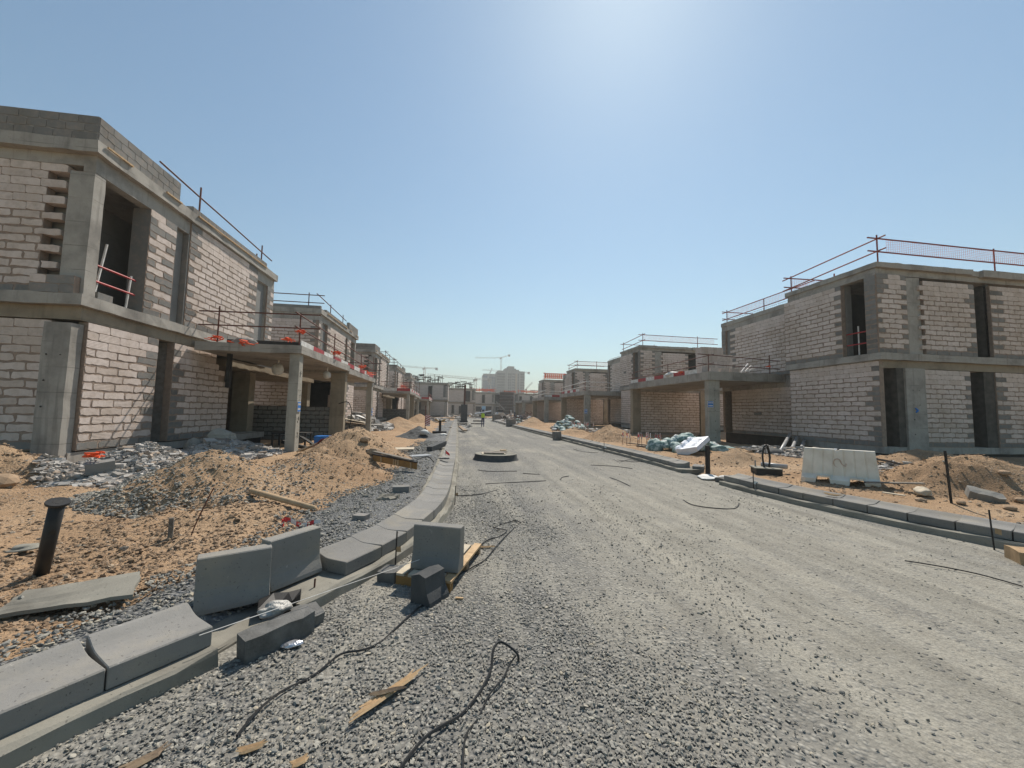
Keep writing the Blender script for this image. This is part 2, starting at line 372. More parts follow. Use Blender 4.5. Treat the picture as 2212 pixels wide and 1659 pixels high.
def scatter(name, P, size, mat, shape='ico', flat=(.5, .9), long=(.8, 1.5), jit=.36, tilt=.6, sink=.25):
    n = len(P); BV, BF = {'ico': (ICO_V, ICO_F), 'oct': (OCT_V, OCT_F), 'box': (BOX_V, BOX_F)}[shape]; k = len(BV)
    V = BV[None]*(1+nr.uniform(-jit, jit, (n, k, 1)))+nr.uniform(-jit, jit, (n, k, 3))*.35
    sc = np.stack([nr.uniform(*long, n), nr.uniform(.8, 1.1, n), nr.uniform(*flat, n)], 1)*size[:, None]*.5
    V = V*sc[:, None, :]
    az = nr.uniform(0, 6.283, n); tx = nr.normal(0, tilt, n)
    c, s = np.cos(tx)[:, None], np.sin(tx)[:, None]
    y, z = V[..., 1]*c-V[..., 2]*s, V[..., 1]*s+V[..., 2]*c; x = V[..., 0]
    c, s = np.cos(az)[:, None], np.sin(az)[:, None]
    V = np.stack([x*c-y*s, x*s+y*c, z], -1)+P[:, None, :]
    V[..., 2] += (size*(.3-sink))[:, None]
    F = (BF[None]+(np.arange(n)*k)[:, None, None]).reshape(-1, 3)
    me = npmesh(name, V.reshape(-1, 3), F, mat, np.repeat(nr.random(n), k))
    o = link(name, me); o['kind'] = 'stuff'; return o
def wob(p0, p1, n, amp, sag=0, seed=None):
    p0, p1 = Vector(p0), Vector(p1); out = []
    rr = random.Random(seed if seed is not None else rng.random())
    for i in range(n+1):
        f = i/n; q = p0.lerp(p1, f); e = min(1, 4*f*(1-f)+.2)
        out.append(q+Vector((rr.uniform(-amp, amp)*e, rr.uniform(-amp, amp)*e, -sag*4*f*(1-f))))
    return out
def smooth_path(pts, sub=5):
    P = [Vector(p) for p in pts]; out = []
    for i in range(len(P)-1):
        a, b, c, d = P[max(i-1, 0)], P[i], P[i+1], P[min(i+2, len(P)-1)]
        for k in range(sub):
            t = k/sub; out.append(.5*((2*b)+(c-a)*t+(2*a-5*b+4*c-d)*t*t+(3*b-a-3*c+d)*t**3))
    return out+[P[-1]]
def rough_box(lo, hi, seg=.3, jit=.006, mats='conc', name='slab', parent=None, seed=0, off=(0, 0, 0)):
    """box with subdivided, slightly uneven faces"""
    lo, hi = [min(a, b) for a, b in zip(lo, hi)], [max(a, b) for a, b in zip(lo, hi)]
    bm = bmesh.new(); bmesh.ops.create_cube(bm, size=1)
    d = [hi[i]-lo[i] for i in range(3)]; c = [(hi[i]+lo[i])/2 for i in range(3)]
    for v in bm.verts: v.co = Vector([v.co[i]*d[i] for i in range(3)])
    for ax in range(3):
        n = min(24, int(d[ax]/seg))
        for k in range(1, n):
            x = -d[ax]/2+d[ax]*k/n; no = Vector((0, 0, 0)); no[ax] = 1; cp = Vector((0, 0, 0)); cp[ax] = x
            bmesh.ops.bisect_plane(bm, geom=bm.verts[:]+bm.edges[:]+bm.faces[:], plane_co=cp, plane_no=no)
    rr = random.Random(seed+int(sum(c)*100))
    for v in bm.verts: v.co += Vector([rr.uniform(-jit, jit) for _ in range(3)])+Vector(c)-Vector(off)
    me = bpy.data.meshes.new(name); bm.to_mesh(me); bm.free(); me.materials.append(MT[mats]); return link(name, me, parent)

# ------------------------------------------------------------------ ground, road, verges
LK = np.array([(-3.6, -1.2), (-2.75, .9), (-2.08, 2.24), (-1.92, 2.52), (-1.57, 2.95), (-1.0, 3.99), (-.77, 4.39), (-.56, 4.87), (-.39, 5.43), (-.26, 5.98), (-.17, 6.49), (-.11, 7.04), (-.07, 7.84), (-.05, 8.6), (-.03, 9.93), (.02, 11.9), (.06, 19.1), (.08, 31), (.16, 52), (.2, 66), (.2, 200)])
RK = np.array([(10.2, -2.0), (8.9, 1.6), (8.1, 3.0), (7.48, 4.19), (7.3, 4.6), (7.14, 5.1), (7.0, 5.63), (6.88, 6.17), (6.76, 6.7), (6.69, 7.25), (6.62, 7.8), (6.6, 8.8), (6.7, 10.6), (6.78, 13.6), (6.66, 18), (6.5, 24.6), (6.2, 37), (6.2, 62), (6.6, 70), (8.4, 80), (11, 86), (11, 200)])
lk = lambda y: np.interp(y, LK[:, 1], LK[:, 0]); rk = lambda y: np.interp(y, RK[:, 1], RK[:, 0])
def sst(a, b, x): t = np.clip((x-a)/(b-a), 0, 1); return t*t*(3-2*t)
def gh(x, y):
    x = np.asarray(x, float); y = np.asarray(y, float)
    dl = lk(y)-.5-x; dr = x-rk(y)-.5; d = np.maximum(dl, dr)
    z = -.07+.16*sst(-.25, .25, d)+.06*sst(1, 6, d)
    amp = sst(.4, 2.5, d)*sst(200, 60, y)
    cl = sst(.42, .6, fbm(x, y, .55, 18)); z = z+amp*(.26*(fbm(x, y, .33, 3)-.45)+.12*(fbm(x, y, 1.3, 9)-.5)+(.03+.13*cl)*(fbm(x, y, 4.2, 15, 3)-.5))
    # trenches beside the plinths
    z = z-.45*sst(-7.9, -8.6, x)*sst(16.6, 17.4, y)*sst(30, 27, y)
    z = z-.30*sst(-9.3, -10.0, x)*sst(9.2, 9.9, y)*sst(11, 10.6, y)
    z = z-.35*sst(15.2, 16.6, x)*sst(18.2, 19.2, y)*sst(29.5, 28.4, y)
    return z
def spaced(a, b, dense, step, far):
    out = list(np.arange(dense[0], dense[1], step)); x = dense[1]; st = step
    while x < b: out.append(x); st = min(st*1.16, far); x += st
    x = dense[0]-step; st = step
    while x > a: out.insert(0, x); st = min(st*1.16, far); x -= st
    return np.array([a]+out+[b]) if out[0] > a else np.array(out+[b])
xs = spaced(-900, 900, (-12, 14), .085, 120); ys = spaced(-60, 1250, (.6, 17), .085, 120)
GX, GY = np.meshgrid(xs, ys, indexing='ij'); GZ = gh(GX, GY)
ni, nj = GX.shape; idx = np.arange(ni*nj).reshape(ni, nj)
F = np.stack([idx[:-1, :-1], idx[1:, :-1], idx[1:, 1:], idx[:-1, 1:]], -1).reshape(-1, 4)
struct(link('ground', npmesh('ground', np.stack([GX, GY, GZ], -1).reshape(-1, 3), F, 'sand', smooth=True)))
def strip(name, fa, fb, y0, y1, dy, nu, zf, mat):
    yy = [y0]; 
    while yy[-1] < y1: yy.append(yy[-1]+dy*max(1, yy[-1]/12))
    yy = np.array(yy); u = np.linspace(0, 1, nu); Y = np.repeat(yy[:, None], nu, 1)
    X = fa(yy)[:, None]*(1-u)+fb(yy)[:, None]*u; Z = zf(X, Y, u[None]); i2 = np.arange(Y.size).reshape(Y.shape)
    F = np.stack([i2[:-1, :-1], i2[:-1, 1:], i2[1:, 1:], i2[1:, :-1]], -1).reshape(-1, 4)
    return struct(link(name, npmesh(name, np.stack([X, Y, Z], -1).reshape(-1, 3), F, mat, smooth=True)))
strip('road', lambda y: lk(y)-.1, lambda y: rk(y)+.1, -2, 96, .16, 60, lambda X, Y, u: .024*(fbm(X, Y*.4, 1.2, 21)-.5)+.012*(fbm(X, Y, 5, 23)-.5), 'roadmat')
vw = lambda y: .45+.6*vn(y, y*0, .5, 31)+.3*vn(y, y*0, 2, 32)+.45*sst(3.8, 6.5, y)
strip('gravel_verge', lambda y: lk(y)-.42-vw(y), lambda y: lk(y)-.42, -1, 60, .16, 14, lambda X, Y, u: gh(X, Y)+.075*(1-(1-u)**3)-.02+.04*(fbm(X, Y, 3, 33)-.4), 'vergemat')

# sand and spoil heaps
MOUNDS = []
def mound(name, label, c, rad, h, mat, rz=0, pw=1.25, rough=.16, n=44, fine=.04, cat='mound', seed=0, plat=0.0):
    cx, cy_ = c; rx, ry = rad
    def hf(x, y):
        x = np.asarray(x, float)-cx; y = np.asarray(y, float)-cy_
        X = (x*math.cos(rz)+y*math.sin(rz))/rx; Y = (-x*math.sin(rz)+y*math.cos(rz))/ry
        r = np.sqrt(X*X+Y*Y)*(1+rough*2.2*(fbm(x+cx, y+cy_, 1.1/max(.5, min(rx, ry))+.25, 40+seed)-.5))
        f = np.clip((1-r)/(1-plat), 0, 1); f = sst(0, 1, f)*.55+.45*f**pw
        return h*f+fine*2*(fbm(x+cx, y+cy_, 4.0, 60+seed)-.5)*np.clip(f*4, 0, 1)*min(1, h*2)+.03*h*(fbm(x, y, 10, 66+seed)-.5)*np.clip(f*4, 0, 1), r
    rr = np.linspace(0, 1.3, n); aa = np.linspace(0, 2*np.pi, n*2, endpoint=False)
    RR, AA = np.meshgrid(rr, aa, indexing='ij'); lx, ly = RR*np.cos(AA)*rx, RR*np.sin(AA)*ry
    X = cx+lx*math.cos(rz)-ly*math.sin(rz); Y = cy_+lx*math.sin(rz)+ly*math.cos(rz); z, r = hf(X, Y)
    base = gh(X, Y); Z = base+z-.10*sst(.9, 1.15, r)-.004; i2 = np.arange(X.size).reshape(X.shape); i3 = np.roll(i2, -1, 1)
    F = np.stack([i2[:-1], i2[1:], i3[1:], i3[:-1]], -1).reshape(-1, 4)
    o = link(name, npmesh(name, np.stack([X-cx, Y-cy_, Z], -1).reshape(-1, 3), F, mat, smooth=True), loc=(cx, cy_, 0))
    tag(o, label, cat); MOUNDS.append((hf, c, max(rad)*1.3)); return o
def gz(x, y):
    x = np.asarray(x, float); y = np.asarray(y, float); z0 = gh(x, y); z = z0
    for hf, c, rm in MOUNDS:
        h, r = hf(x, y); z = np.where(r < 1.05, np.maximum(z, z0+h), z)
    return z
def at(x, y, dz=0): return Vector((x, y, float(gz(x, y))+dz))
SMIX = 'sand'
m_grav = mound('gravel_mound', 'grey and tan gravel heap whose pebbly toe spreads on sand behind the leaning black pipe', (-4.35, 7.75), (1.85, 1.45), .78, 'sand', .1, seed=1)
mound('sand_mound', 'long brown sand heap with a cardboard tube lying on its slope', (-3.05, 9.0), (1.8, 2.2), .62, 'sand', -.2, seed=2)
mound('sand_mound', 'tall stony sand heap rising beside the carport pillar', (-3.0, 12.4), (1.9, 2.6), .95, 'sand', .0, seed=3)
mound('sand_mound', 'orange sand bank against the black plinth below the toothed block wall', (-8.9, 9.0), (1.6, 1.1), .66, 'sand', .2, seed=4)
mound('rubble_heap', 'grey heap of broken block chips below the first brick panel', (-7.1, 10.0), (1.45, 1.6), .62, 'mortar_grey', .3, seed=5, cat='rubble heap')
mound('rubble_heap', 'low rubble heap with boulders at the carport edge', (-7.2, 13.4), (1.5, 2.0), .45, 'mortar_grey', 0, seed=6, cat='rubble heap')
mound('rubble_heap', 'rubble bank with scrap boards between the two carport pillars farther on', (-7.0, 29.6), (2.2, 2.6), 1.15, 'mortar_grey', 0, seed=7, cat='rubble heap')
mound('sand_mound', 'steep tan sand heap next to the far carport pillar', (-4.6, 32.5), (2.4, 3.2), .95, 'sand', 0, seed=8)
mound('sand_mound', 'distant sand heap left of the striped board', (-4.3, 47.5), (2.2, 3.6), 1.05, 'sand', 0, seed=9)
mound('covered_mound', 'sand hump draped with dark geotextile beside the kerb', (-2.15, 23.6), (1.35, 1.6), .62, 'geotextile', 0, seed=10, fine=.01, rough=.06)
mound('sand_mound', 'wide stony sand heap behind the dark upright rod at the road bend', (11.6, 7.3), (2.6, 1.5), .72, 'sand', -.25, seed=11, plat=.1)
mound('sand_mound', 'smooth low sand heap behind the square black post', (9.7, 12.3), (1.5, 1.2), .48, 'sand', .2, seed=12, fine=.015)
mound('sand_mound', 'brown sand heap between kerb and block party wall', (9.3, 22.4), (1.6, 2.6), .85, 'sand', 0, seed=13)
mound('sand_mound', 'reddish sand heap by the second carport pillar', (9.3, 46), (2.0, 4.5), .95, 'sand', 0, seed=14)
mound('sand_mound', 'low sand heap under the bundle of taped stakes', (9.2, 29.3), (1.5, 2.2), .5, 'sand', 0, seed=17)
mound('soil_mound', 'shaded dark soil bank at the foot of the concrete pillar', (15.4, 10.9), (3.0, 1.7), .55, 'sand', -.1, seed=15)
mound('rubble_heap', 'grey debris along the plinth of the corner house', (14.6, 14.6), (1.6, 2.6), .3, 'mortar_grey', 0, seed=16, cat='rubble heap')

# loose stones
def field(n, x0, x1, y0, y1, dens, dist=True):
    u = nr.random(n); y = y0*(y1/y0)**u if dist else y0+(y1-y0)*u; x = nr.uniform(x0, x1, n)
    k = nr.random(n) < dens(x, y); return x[k], y[k]
inroad = lambda x, y: (x > lk(y)+.12) & (x < rk(y)-.12)
def clear_road(x, y):
    # dense stones near the left kerb and in patches, sparse on the driven track
    left = sst(2.3, .7, x-lk(y)+.55*(fbm(x, y, .55, 71)-.5)*3)*sst(12, 7, y)
    patch = sst(.52, .62, fbm(x, y*.5, .45, 72))*.5
    near = sst(1.7, .6, np.hypot((x-.35)/1.25, (y-2.3)/1.5)+.8*(fbm(x, y, .9, 74)-.5))
    return np.where(inroad(x, y), np.clip(np.maximum(np.maximum(left*.9, near)*(.25+.9*fbm(x, y, .9, 73)), patch*.2)+.012, 0, 1), 0)
def szd(n, lo, hi, p=2.2): return lo+(hi-lo)*nr.random(n)**p
x, y = field(230000, -2.6, 8, 1.4, 9, clear_road)
z = .006+.012*(fbm(x, y, 5, 23)-.5)
ns = len(x); sz = np.where(nr.random(ns) < .08, szd(ns, .02, .036), szd(ns, .007, .021, 1.6)); scatter('gravel', np.stack([x, y, z], 1), sz*np.clip(.9+y*.03, .9, 1.15), 'stone_grey', flat=(.25, .6), sink=.34)
x, y = field(26000, -.5, 7, 9, 40, lambda x, y: np.where(inroad(x, y), np.clip(sst(.45, .6, fbm(x, y*.4, .5, 72))*.45+sst(1.2, .2, x-lk(y))*.6+.03, 0, 1), 0))
scatter('gravel', np.stack([x, y, x*0+.006], 1), szd(len(x), .010, .028), 'stone_grey', 'oct', flat=(.15, .4))
x, y = field(30000, -4.4, 0, 1.6, 20, lambda x, y: np.where((x < lk(y)-.40) & (x > lk(y)-.45-vw(y)-.1), .9, 0))
scatter('verge_gravel', np.stack([x, y, gh(x, y)+.055], 1), szd(len(x), .014, .04)*np.clip(.9+y*.04, .9, 1.5), 'stone_grey')
x, y = field(9000, -9, -1.0, 2.2, 15, lambda x, y: np.where(x < lk(y)-.8, .04+.9*sst(.5, .64, fbm(x, y, .8, 81)), 0))
scatter('sand_gravel', np.stack([x, y, gz(x, y)], 1), szd(len(x), .012, .06, 3)*np.clip(.8+y*.05, .9, 1.5), 'stone_mix')
x, y = field(11000, 7, 15, 3, 16, lambda x, y: np.where(x > rk(y)+.55, .12+.7*sst(.5, .62, fbm(x, y, .8, 83)), 0))
scatter('sand_gravel', np.stack([x, y, gz(x, y)], 1), szd(len(x), .015, .075, 3)*1.1, 'stone_mix')
a, q = nr.uniform(0, 6.283, 9000), np.sqrt(nr.random(9000)); x = -4.35+q*1.85*np.cos(a); y = 7.75+q*1.45*np.sin(a)
k = nr.random(9000) < np.clip(.12+.8*sst(-4.2, -5.7, x)+.6*sst(7.2, 6.4, y), 0, 1); x, y = x[k], y[k]
scatter('mound_gravel', np.stack([x, y, gz(x, y)], 1), szd(len(x), .02, .06), 'stone_grey')
x, y = field(26000, -6, -1.4, 2.5, 7.2, lambda x, y: np.where(x < lk(y)-.9, np.clip(1.6*sst(.40, .58, fbm(x, y, .55, 18))*sst(1.25, .7, np.hypot((x+3.6)/2.2, (y-5.0)/1.8)), 0, 1), 0))
scatter('soil_clods', np.stack([x, y, gz(x, y)], 1), szd(len(x), .008, .05, 3), 'soil', flat=(.4, .9))
def chips(name, cx, cy_, rx, ry, n, lo, hi, mat='chips', shape='box'):
    a, q = nr.uniform(0, 6.283, n), np.sqrt(nr.random(n)); x = cx+q*rx*np.cos(a); y = cy_+q*ry*np.sin(a)
    scatter(name, np.stack([x, y, gz(x, y)+.02], 1), szd(n, lo, hi, 3), mat, shape, (.25, .7), (.9, 2.0), .2, .5)
chips('rubble', -7.0, 9.9, 1.45, 1.6, 7500, .02, .10); chips('rubble', -7.0, 9.9, 1.4, 1.5, 40, .10, .22); chips('rubble', -7.0, 9.9, 1.4, 1.6, 2500, .02, .07, 'chips', 'ico'); chips('rubble', -7.1, 13.4, 1.5, 2.0, 4200, .02, .15); chips('rubble', -7.1, 13.4, 1.5, 2.0, 70, .15, .32); chips('rubble', -6.4, 9.0, 1.3, .9, 350, .02, .12)
chips('rubble', -6.9, 29.6, 2.2, 2.6, 900, .08, .5); chips('rubble', 14.4, 14.4, 1.8, 2.8, 1500, .02, .14)
chips('rubble', 12.6, 10.2, 1.6, .9, 300, .03, .16)
for cx_, cy_, rx_, ry_, n_ in ((-3.05, 9.0, 1.8, 2.2, 1500), (-3.0, 12.4, 1.9, 2.6, 1300), (11.6, 7.3, 2.6, 1.5, 1100), (9.3, 22.4, 1.6, 2.6, 900), (-8.9, 9.0, 1.5, 1.0, 900)): chips('mound_pebbles', cx_, cy_, rx_, ry_, n_, .012, .055, 'stone_mix', 'ico')
chips('debris', 13, 31, 3, 2.5, 260, .06, .4); chips('debris', -4, 60, 3, 12, 400, .1, .6); chips('debris', 9, 60, 3, 14, 400, .1, .6)
chips('debris', .9, 50, .9, 20, 130, .08, .4)

# ------------------------------------------------------------------ kerbs
KW = .42; PROF = [(0, 0), (0, .118), (.008, .126), (.20, .126), (.25, .129), (.30, .14), (.345, .158), (.38, .17), (.412, .174), (.42, .168), (.42, 0)]
def kerb_mesh(L, seed):
    mb = MB().prism([(-L/2, w, h) for w, h in PROF], (L, 0, 0)); me = mb.mesh('kerb_stone', 'kerbcon')
    bm = bmesh.new(); bm.from_mesh(me); bmesh.ops.recalc_face_normals(bm, faces=bm.faces)
    es = [e for e in bm.edges if len(e.link_faces) == 2 and e.calc_face_angle(0) > .8]
    bmesh.ops.bevel(bm, geom=es, offset=.005, segments=1, affect='EDGES'); bm.to_mesh(me); bm.free(); return me
KM = kerb_mesh(.5, 0)
def basis_ob(name, me, parent, o, X, Y, Z):
    ob = link(name, me, parent); M = Matrix.Identity(4)
    for i, v in enumerate((X, Y, Z)):
        for j in range(3): M[j][i] = v[j]
    for j in range(3): M[j][3] = o[j]
    ob.matrix_world = M; return ob
def arc(path, s):
    P = [Vector((p[0], p[1], 0)) for p in path]; acc = 0
    for a, b in zip(P, P[1:]):
        L = (b-a).length
        if acc+L >= s or b is P[-1]: return a+(b-a)*((s-acc)/L), (b-a).normalized()
        acc += L
def plen(path): return sum((Vector(b)-Vector(a)).length for a, b in zip(path, path[1:]))
def kerb_row(parent, path, zb=.1, maxd=60, skip=()):
    L = plen(path); s = .256; i = 0
    while s < L-.2:
        a, _ = arc(path, max(0, s-.25)); b, _ = arc(path, min(L, s+.25)); d = (b-a).normalized(); p = (a+b)/2
        if i not in skip:
            tw = rng.uniform(-.012, .012); d = Vector((d.x*math.cos(tw)-d.y*math.sin(tw), d.x*math.sin(tw)+d.y*math.cos(tw), 0))
            zt = rng.uniform(-.012, .012)
            X = Vector((d.x, d.y, zt)).normalized(); Yv = Vector((-d.y, d.x, 0)); basis_ob('kerb_stone', KM, parent, (p.x, p.y, zb+rng.uniform(-.004, .004)), X, Yv, X.cross(Yv))
        s += .512+rng.uniform(0, .006); i += 1
def footing(parent, path, f, b, z0, z1, seed):
    L = plen(path); n = max(2, int(L/.22)); mb = MB(); V = []
    rr = random.Random(seed)
    for i in range(n+1):
        p, d = arc(path, L*i/n); nrm = Vector((-d.y, d.x, 0)); j = lambda a: rr.uniform(-a, a)
        pr = [(-f-.02, z0), (-f+j(.012), z1-.02), (-f+.02+j(.012), z1+j(.01)), (-f*.3, z1-.004+j(.012)), (.2, z1-.01), (b-.05, z1+.01+j(.02)), (b+j(.03), z1-.02+j(.02)), (b+.06, z0)]
        V += [tuple(p+nrm*w+Vector((0, 0, h))) for w, h in pr]
    k = 8; mb.add(V, [(i*k+q, i*k+q+1, (i+1)*k+q+1, (i+1)*k+q) for i in range(n) for q in range(k-1)]+[tuple(range(k)), tuple(n*k+q for q in range(k))[::-1]])
    return mb.build('kerb_footing', 'footcon', parent)
kl = struct(thing('kerb', 'left kerb of grey precast stones curving along the road', None))
kl.name = 'kerb'
near = [(-1.57, 2.95), (-1.90, 2.54), (-2.22, 2.08), (-2.75, 1.1), (-3.4, -.4)]; far = [tuple(p) for p in LK[5:]]; far[-1] = (.2, 63.0)
nearf = near[::-1]
# near group is laid back from the gap towards the camera
Ln = plen(near)
for i in range(6):
    s = .252+i*.508; a, _ = arc(near, s-.25); b, _ = arc(near, s+.25); d = (a-b).normalized(); p = (a+b)/2
    Yv = Vector((-d.y, d.x, 0)); X = Vector((d.x, d.y, .01*rng.uniform(-1, 1))).normalized()
    basis_ob('kerb_stone', KM, kl, (p.x, p.y, .1), X, Yv, X.cross(Yv))
kerb_row(kl, far, .1)
footing(kl, nearf, .1, .5, -.08, .1, 1); footing(kl, [(-1.62, 2.9), (-1.50, 3.2), (-1.25, 3.56)], .0, .5, -.08, .035, 9); footing(kl, [(-1.28, 3.52), (-1.02, 3.95)]+far, .1, .6, -.08, .1, 2)
kr = struct(thing('kerb', 'right kerb of grey precast stones, broken by one gap at the black post', None))
rA = [tuple(p) for p in RK[::-1] if 10.5 < p[1] < 90]; rB = [tuple(p) for p in RK[::-1] if p[1] < 8.9]
kerb_row(kr, rA, .105); kerb_row(kr, rB, .105)
footing(kr, rA, .1, .56, -.08, .105, 3); footing(kr, rB, .12, .56, -.08, .105, 4)
kc = struct(thing('kerb', 'far kerb along the cross road in front of the end houses', None))
kerb_row(kc, [(1.2, 72), (-6, 76)], .1); 

def kblock(name, label, a, b, z, group=None, me=None):
    a, b = Vector((*a, 0)), Vector((*b, 0)); d = (a-b).normalized(); c = (a+b)/2   # b: screen-left end, face turned to the road
    n = Vector((-d.y, d.x, 0)); c = c-n*.172; o = basis_ob(name, me or KM, None, (c.x, c.y, z+KW), d, Vector((0, 0, -1)), n)
    return tag(o, label, 'kerb block', group)
kb = thing('x', 'x', 'x'); bpy.data.objects.remove(kb)
kblock('kerb_block', 'upright grey kerb block next to the laid stones, nearest the camera of a standing pair', (-1.92, 3.35), (-1.50, 3.57), .09)
kblock('kerb_block', 'upright grey kerb block with a sunlit flared foot, second of the standing pair', (-1.53, 3.64), (-1.225, 4.09), .115)
kblock('kerb_block', 'upright grey kerb block standing on the wooden pallet', (-.42, 4.07), (.08, 3.89), .115)

# ------------------------------------------------------------------ block walls
def ragged(w, h, lo, hi, seed):
    rr = random.Random(seed); P = []
    def ins(): return lo+(hi-lo)*rr.random()**1.6
    nx = max(2, int(w/.11)); ny = 2
    for i in range(nx): P.append((-w/2+w*(i+.5*rr.random()+.1)/nx if i else -w/2+ins(), -h/2+ins()))
    for i in range(ny): P.append((w/2-ins(), -h/2+max(.02, h*(i+.3)/ny)))
    for i in range(nx): P.append((w/2-w*(i+.5*rr.random()+.1)/nx if i else w/2-ins(), h/2-ins()))
    for i in range(ny): P.append((-w/2+ins(), h/2-max(.02, h*(i+.3)/ny)))
    return P
BD = .009
def block_geo(w, h, lo, hi, seed, depth=.03):
    """outline in local x (along), z (up); front faces -y"""
    P = ragged(w, h, lo, hi, seed); n = len(P)
    V = [(x*.992, -BD, z*.985) for x, z in P]+[(x, -BD+.007, z) for x, z in P]+[(x, depth, z) for x, z in P]
    F = [tuple(range(n))]+[(i, n+i, n+(i+1) % n, (i+1) % n) for i in range(n)]+[(n+i, 2*n+i, 2*n+(i+1) % n, n+(i+1) % n) for i in range(n)]
    return V, F
GEO = {}
for st, lo, hi in (('smear', .010, .046), ('tight', .003, .008)):
    for w in (.6, .3):
        GEO[st, w] = [block_geo(w, .205, lo, hi, hash((st, w, k)) % 9999 if False else int(w*1000)+k*17+(st == 'smear')*7) for k in range(10)]
BMESH = {}
def block_mesh(mat, st, w, k):
    key = (mat, st, w, k)
    if key not in BMESH:
        V, F = GEO[st, w][k]; mb = MB().add(V, F); BMESH[key] = mb.mesh('brick', mat)
    return BMESH[key]
CAMP = Vector((0, 0, 1.7))
class House:
    """design frame: a runs along the road away from the camera, o towards the road; sx, sy turn it to the world"""
    def __init__(s, name, label, cat, X0, Y0, sx, sy, rz=0, nind=300, far=False):
        s.e = thing(name, label, cat, (X0, Y0, 0), rz); s.sx, s.sy = sx, sy; s.bl = []; s.nind = nind; s.far = far; s.seed = int(abs(X0*7+Y0*13)); s.rr = random.Random(s.seed); s.rz = rz
    def P(s, a, o, z): return Vector((o*s.sx, a*s.sy, z))
    def box(s, name, a0, a1, o0, o1, z0, z1, mat='conc', rough=True, jit=.006):
        p, q = s.P(a0, o0, z0), s.P(a1, o1, z1)
        if rough and not s.far: return rough_box(p, q, .35, jit, mat, name, s.e, s.seed)
        return MB().box(p, q).build(name, mat, s.e)
    def panel(s, face, h0, h1, at_, z0, z1, course=.206, grey_base=1, quoin=(0, 0), top_tight=3, mortar='mortar', mat='aac', thick=.2, tooth=(0, 0), step=None, start=0, backing=True, name='wall', blen=.6, smear=True):
        """face 'R' road side at o=at_, a from h0 to h1; 'E' end towards smaller a; 'F' end towards larger a (o from h0 to h1)"""
        if face == 'R': f = lambda h, d, z: s.P(h, at_-d, z)
        elif face == 'E': f = lambda h, d, z: s.P(at_+d, h, z)
        elif face == 'F': f = lambda h, d, z: s.P(at_-d, h, z)
        elif face == 'I': f = lambda h, d, z: s.P(h, at_+d, z)
        u = (f(1, 0, 0)-f(0, 0, 0)).normalized(); inn = (f(0, 1, 0)-f(0, 0, 0)).normalized()
        if s.far:
            mb = MB().obox(f(h0, 0, z0), u*(h1-h0), inn*thick, (0, 0, z1-z0)); w = mb.build(name, 'farbrick', s.e, fix=False)
            uv = w.data.uv_layers.new(name='u'); 
            for lp in w.data.loops:
                c = w.data.vertices[lp.vertex_index].co; uv.data[lp.index].uv = ((c-f(h0, 0, z0)).dot(u), c.z-z0)
            return w
        n = max(1, int(round((z1-z0)/course))); ch = (z1-z0)/n
        tops = []
        if backing:
            if step:
                pts = [(h0, z0), (h1, z0)]
                for k in range(n-1, -1, -1): pass
                poly = [(h0, z0), (h1, z0), (h1, z0+ch*step(h1, n))]
                hh = h1
                while hh > h0+.01:
                    k = step(hh, n); h2 = hh
                    while h2 > h0 and step(h2, n) == k: h2 -= .05
                    h2 = max(h2, h0); poly += [(h2, z0+ch*k)]
                    if h2 > h0: poly += [(h2, z0+ch*step(h2, n))]
                    hh = h2
                MB().prism([f(h, 0, z) for h, z in poly], inn*thick).build(name, mortar, s.e)
            else:
                MB().obox(f(h0, 0, z0), u*(h1-h0), inn*thick, (0, 0, z1-z0)).build(name, mortar, s.e)
        flip = u.cross(Vector((0, 0, 1))).dot(inn) < 0   # local x,z,y handedness: x cross z = -y
        for r in range(n):
            zc = z0+ch*(r+.5); tight = (n-1-r) < top_tight or not smear
            h = h0; off = (r+start) % 2
            first = True
            ta, tb = (tooth[0] if off else 0), (tooth[1] if not off else 0)
            lo, hi = h0-ta, h1+tb
            h = lo
            while h < hi-.02:
                w = blen+.012
                if first and off: w = w*.5 if not ta else w
                if first: w *= s.rr.uniform(.82, 1.08)
                else: w *= s.rr.uniform(.96, 1.04)
                if hi-h-w < .16: w = hi-h
                e = min(hi, h+w); ww = e-h
                if step and (r+1 > step(h+ww*.7, n)): h = e; first = False; continue
                edge0, edge1 = first, e > hi-.03
                m = mat
                if r < grey_base: m = 'cmu'
                elif (edge0 and quoin[0] and (off or s.rr.random() < quoin[0]-.5)) or (edge1 and quoin[1] and (not off or s.rr.random() < quoin[1]-.5)): m = 'cmu'
                elif mat == 'aac' and s.rr.random() < .008: m = 'cmu'
                toothed = (ta and edge0) or (tb and edge1)
                s.bl.append((f(h+ww/2, 0, zc), u, inn, ww, ch, m, 'tight' if tight else 'smear', thick if toothed else .03, flip))
                h = e; first = False
